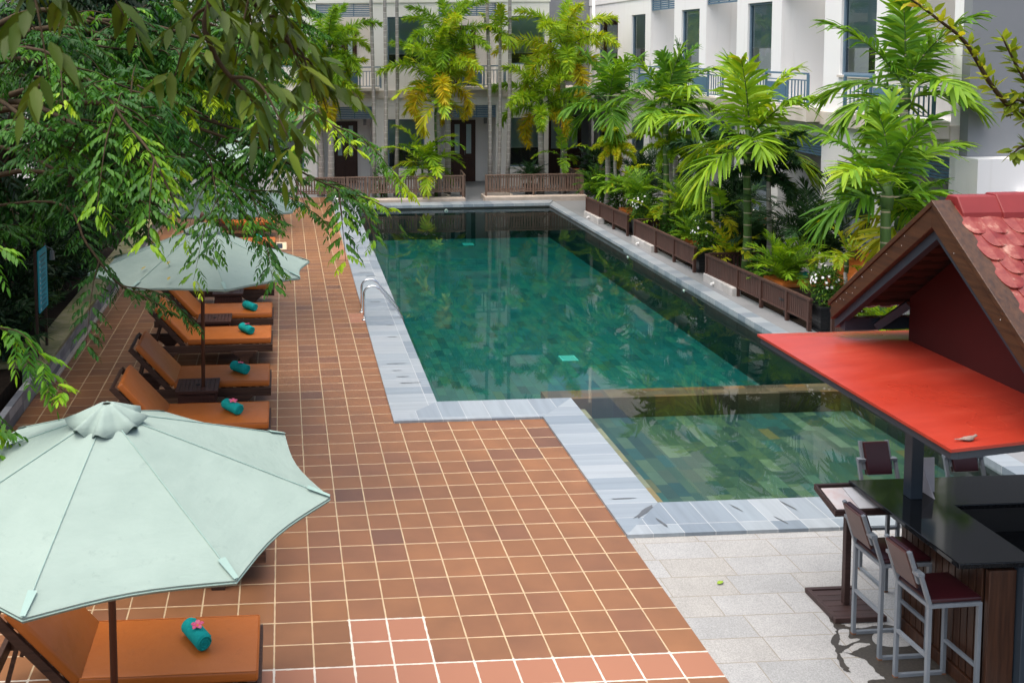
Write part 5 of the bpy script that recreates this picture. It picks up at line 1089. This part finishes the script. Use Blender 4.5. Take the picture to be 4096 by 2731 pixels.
for pts,r,y,sub,tn in (([(-3.5,2.8,4.6),(-2.1,1.5,4.78),(-1.43,1.0,4.47),(-1.11,.6,4.17),(-.89,.3,3.97),(-.74,.12,3.72),(-.66,.05,3.56)],.02,.4,7,.52),([(-3.4,3.5,4.6),(-1.39,4.0,4.25),(-.3,3.5,3.80),(.43,3.0,3.40),(.95,2.6,3.24),(1.2,2.5,3.13)],.02,.55,8,.38),([(-3.3,3.4,5.0),(-.94,3.5,4.75),(-.1,3.0,4.38),(.43,2.5,4.13),(.66,2.2,3.95),(.82,2.0,3.78)],.02,.6,6,.5),([(-3.8,3.2,3.0),(-2.27,3.0,3.2),(-1.82,2.5,2.84),(-1.5,2.2,2.54),(-1.2,2.05,2.42),(-1.0,2.0,2.30)],.018,.05,3,.25),([(-3.4,3.0,4.7),(-2.61,3.0,4.90),(-1.65,3.0,4.78),(-.98,3.0,4.70),(-.27,3.0,4.58)],.02,.1,7,.38),([(-2.2,3.0,4.4),(-1.43,3.0,4.47),(-.9,3.0,4.42),(-.46,3.0,4.22)],.012,.7,5,.72),([(-1.5,3.2,3.9),(-.69,3.0,3.57),(-.27,2.5,3.36),(.10,2.3,3.04)],.012,.2,4,.3),([(-2.2,3.0,4.1),(-.82,3.0,3.8),(-.56,2.5,3.42),(-.5,2.2,3.14)],.012,.45,5,.42)):
    T.branch(pts,r,.065,.45,y,sub,.28,tn)
T.done()
# left edge tree
T=Tree('tree with light green sprays reaching in at the left edge of the view',(-3.9,-1.6,.3),[(-3.9,-1.6,.3),(-3.8,-1.5,1.6),(-3.5,-1.4,2.8),(-3.1,-1.3,4.2)],.11,'leaf',.075,.033,5,.22,.58)
for pts,y in (([(-3.4,-1.4,3.4),(-1.95,-1.0,3.66),(-1.75,-1.0,3.56),(-1.60,-1.1,3.50)],.2),([(-3.5,-1.4,2.8),(-1.79,-1.2,3.06),(-1.53,-1.2,2.89),(-1.2,-1.3,2.65)],.3),([(-3.5,-1.4,2.6),(-2.0,-1.3,2.75),(-1.72,-1.3,2.5),(-1.6,-1.35,2.35)],.3)):
    T.branch(pts,.014,.07,.2,y,2,.4)
T.done()
# trees and shrubs farther back in the garden
def back_tree(label,x,y,h,cl,tint,mat='leaf',r=.16,sz=1.5,k=13,st=.10):
    T=Tree(label,(x,y,.3),[(x,y,.3),(x+.1,y,h*.3),(x+.2,y-.1,h*.55),(x+.4,y-.1,h*.85)],r,mat,.085,.040,4,.24,tint)
    for (dx,dy,z,rr) in cl: T.clump((x+dx,y+dy,z),rr,k,True,None,(.3,-.3,-.1),sz,st)
    T.done()
C=lambda z0: [(1.2,-.6,z0,1.2),(2.2,-.2,z0+.5,1.1),(.2,-1.0,z0+.8,1.2),(1.4,.3,z0+1.5,1.2),(-.6,.1,z0+.2,1.2),(.7,-.8,z0-.9,1.0),(-.3,-.9,z0+1.9,1.2),(2.3,-.8,z0-.6,.9)]
back_tree('dark tree behind the drooping sprays, nearest the cyan sign',-4.7,8.0,6,C(3.6)+[(1.6,.5,5.3,1.1),(.4,.8,5.9,1.2),(2.6,.6,5.6,1.0)],.16)
back_tree('tree with dense dark foliage second behind the sprays',-4.6,12.0,6.5,C(3.9)+[(1.8,.3,5.6,1.2),(.6,.2,6.2,1.2),(2.8,.2,5.4,1.1),(3.2,.0,4.4,1.0)],.22)
back_tree('dark tree third along the left garden',-4.9,16.0,6.5,C(3.6),.15)
back_tree('tree with mid green crown fourth along the left garden',-4.6,20.5,7,C(3.8),.3)
back_tree('last dark tree of the left garden by the far block',-4.5,24.6,7,C(3.4)[:6],.2)
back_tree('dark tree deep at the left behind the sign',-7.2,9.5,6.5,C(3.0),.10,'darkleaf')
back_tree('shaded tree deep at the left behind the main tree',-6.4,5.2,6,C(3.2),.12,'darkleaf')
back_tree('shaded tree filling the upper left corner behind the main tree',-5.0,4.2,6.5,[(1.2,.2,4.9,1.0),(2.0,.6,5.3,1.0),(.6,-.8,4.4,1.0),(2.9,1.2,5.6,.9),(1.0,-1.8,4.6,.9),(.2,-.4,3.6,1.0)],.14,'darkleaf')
GS='shaded shrubs of the left garden'
for i,(x,y,r,h,tn,l) in enumerate([(-4.5,9.6,.8,1.7,.4,'shaded shrub right behind the cyan sign'),(-5.4,7.6,.9,2.0,.3,'dark shrub at the left edge behind the globe lamp'),(-4.4,11.6,.8,1.9,.4,'dark shrub behind the planter wall left of the middle umbrella'),(-4.3,14.0,.8,2.0,.35,'dark shrub along the planter wall past the middle umbrella'),(-4.4,16.6,.9,2.0,.35,'dark shrub along the planter wall left of the third umbrella'),(-4.4,19.4,.9,2.2,.4,'dark shrub along the planter wall left of the farthest umbrella'),(-4.3,22.3,.9,2.2,.4,'dark shrub at the far end of the planter wall'),(-6.6,12.5,1.2,2.8,.2,'tall dark shrub deep in the left garden'),(-6.0,17.0,1.2,2.8,.2,'tall dark shrub deep in the far left garden'),(-5.6,10.4,1.0,2.6,.25,'tall dark shrub behind the sign'),(-4.3,8.5,.55,1.2,.35,'dark low shrub between the sign and the planter wall'),(-4.2,6.95,.45,.9,.3,'dark low shrub in the planter corner before the sign'),(-4.15,10.6,.5,1.3,.4,'dark low shrub by the wall just past the sign'),(-4.1,12.6,.5,1.4,.4,'dark low shrub by the wall level with the third umbrella'),(-4.9,6.3,.9,1.8,.2,'dark shrub at the left edge before the globe lamp'),(-5.6,4.6,1.1,2.2,.2,'dark shrub at the foot of the large trees')]):
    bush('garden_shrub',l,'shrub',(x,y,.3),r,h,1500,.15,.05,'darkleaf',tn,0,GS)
def fanpalm(label,x,y,h,n,tint,mat='darkpalm'):
    t=thing('fan_palm',label,'palm',(x,y,.3),'fan palms by the planter wall'); lb=LB(); mb=MB()
    for k in range(n):
        a=k*2.4+rng.normal(0,.2); e=R(rng.uniform(25,80)); L=h*rng.uniform(.6,1); o=np.array([x,y,.3]); tip=o+L*np.array([math.cos(a)*math.cos(e),math.sin(a)*math.cos(e),math.sin(e)])
        mb.tube([Vector(o),Vector((o+tip)/2+UPV*.05),Vector(tip)],[.008,.006,.004],4,False)
        f=nrm(tip-o); f[2]-=.35; f=nrm(f); s=nrm(np.cross(f,UPV)); m=14; th=np.linspace(-1.75,1.75,m); D=np.cos(th)[:,None]*f+np.sin(th)[:,None]*s+rng.normal(0,.04,(m,3))
        lb.add(np.repeat(tip[None],m,0),D,np.cross(s,f)+rng.normal(0,.1,(m,3)),.36*rng.uniform(.85,1.1,m),.034,.25,np.clip(tint+rng.normal(0,.1,m),0,1))
    build('leaf_stalks',mb,'ringgreen',t); lb.mesh('fronds',mat,t,((0,.4),(.45,1),(1,.08)),.3)
fanpalm('fan palm with open fronds just right of the cyan sign',-3.95,8.5,.8,14,.55)
fanpalm('dark fan palm left of the cyan sign posts',-4.25,7.1,.9,14,.3)
fanpalm('dark fan palm behind the planter wall near the middle umbrella',-3.95,10.3,1.0,14,.4)
fanpalm('dark fan palm farther along the planter wall',-3.95,12.8,1.1,14,.35)
t=thing('striped_plant','cream striped arching plant at the foot of the cyan sign','plant',(-3.72,7.35,.33)); lb=LB(); m=34; a=rng.uniform(0,6.28,m); e=rng.uniform(.35,1.3,m)
lb.add(np.repeat(np.array([[-3.72,7.35,.34]]),m,0),np.stack([np.cos(a)*np.cos(e),np.sin(a)*np.cos(e),np.sin(e)],1),UPV+rv(m)*.2,rng.uniform(.3,.5,m),.028,rng.uniform(.5,.9,m),rng.uniform(0,1,m)); lb.mesh('leaves','varieg',t,((0,.8),(.35,1),(.7,.8),(1,.05)),.3)
build('root_tuft',MB().lathe([(.03,.30),(.05,.34),(.02,.37)],8,(-3.72,7.35)),'ringgreen',t)
# right foreground tree
def simple_leaves(T,pts,step,ll,lw,tint,spread=.7):
    p=curve(pts); P,D,f=along(p,step); 
    for k in range(8):
        n=len(P); a=k*2.4+np.arange(n)*1.3; S=nrm(np.cross(D,UPV)+1e-6); U=np.cross(S,D); q=D*.55+S*np.cos(a)[:,None]*.8+U*np.sin(a)[:,None]*.5+rng.normal(0,.2,(n,3))
        T.lb.add(P+q*.02,q,UPV+rng.normal(0,.4,(n,3)),ll*rng.uniform(.75,1.2,n),lw,rng.uniform(0,.2,n),np.clip(tint+.35*(f-.5)+rng.normal(0,.14,n),0,1))
T=Tree('yellow green tree reaching in at the top right corner',(6.4,-3.6,0),[(6.4,-3.6,0),(6.3,-3.4,2),(6.0,-3.0,3.3),(5.6,-2.6,4.3)],.10,'yellowleaf',name='yellow_leaf_tree',group=None)
for pts,tn in (([(5.7,-2.6,4.2),(4.95,-1.9,4.15),(4.60,-1.6,4.28),(4.38,-1.6,4.45),(4.18,-1.6,4.74),(4.02,-1.6,4.87),(3.88,-1.6,4.97),(3.80,-1.6,5.02)],.55),([(5.3,-2.2,4.1),(4.75,-1.6,4.20),(4.60,-1.6,4.45),(4.49,-1.6,4.62),(4.40,-1.6,4.78)],.3),([(5.2,-2.1,4.1),(4.70,-1.6,4.32),(4.52,-1.6,4.40),(4.46,-1.6,4.33)],.25),([(5.3,-2.2,4.0),(4.75,-1.65,4.05),(4.58,-1.6,4.12),(4.50,-1.6,4.08)],.25)):
    q=curve(pts); T.mb.tube([Vector(v) for v in q],list(np.linspace(.02,.004,len(q))),6); simple_leaves(T,pts[1:],.075,.085,.040,tn)
T.done()
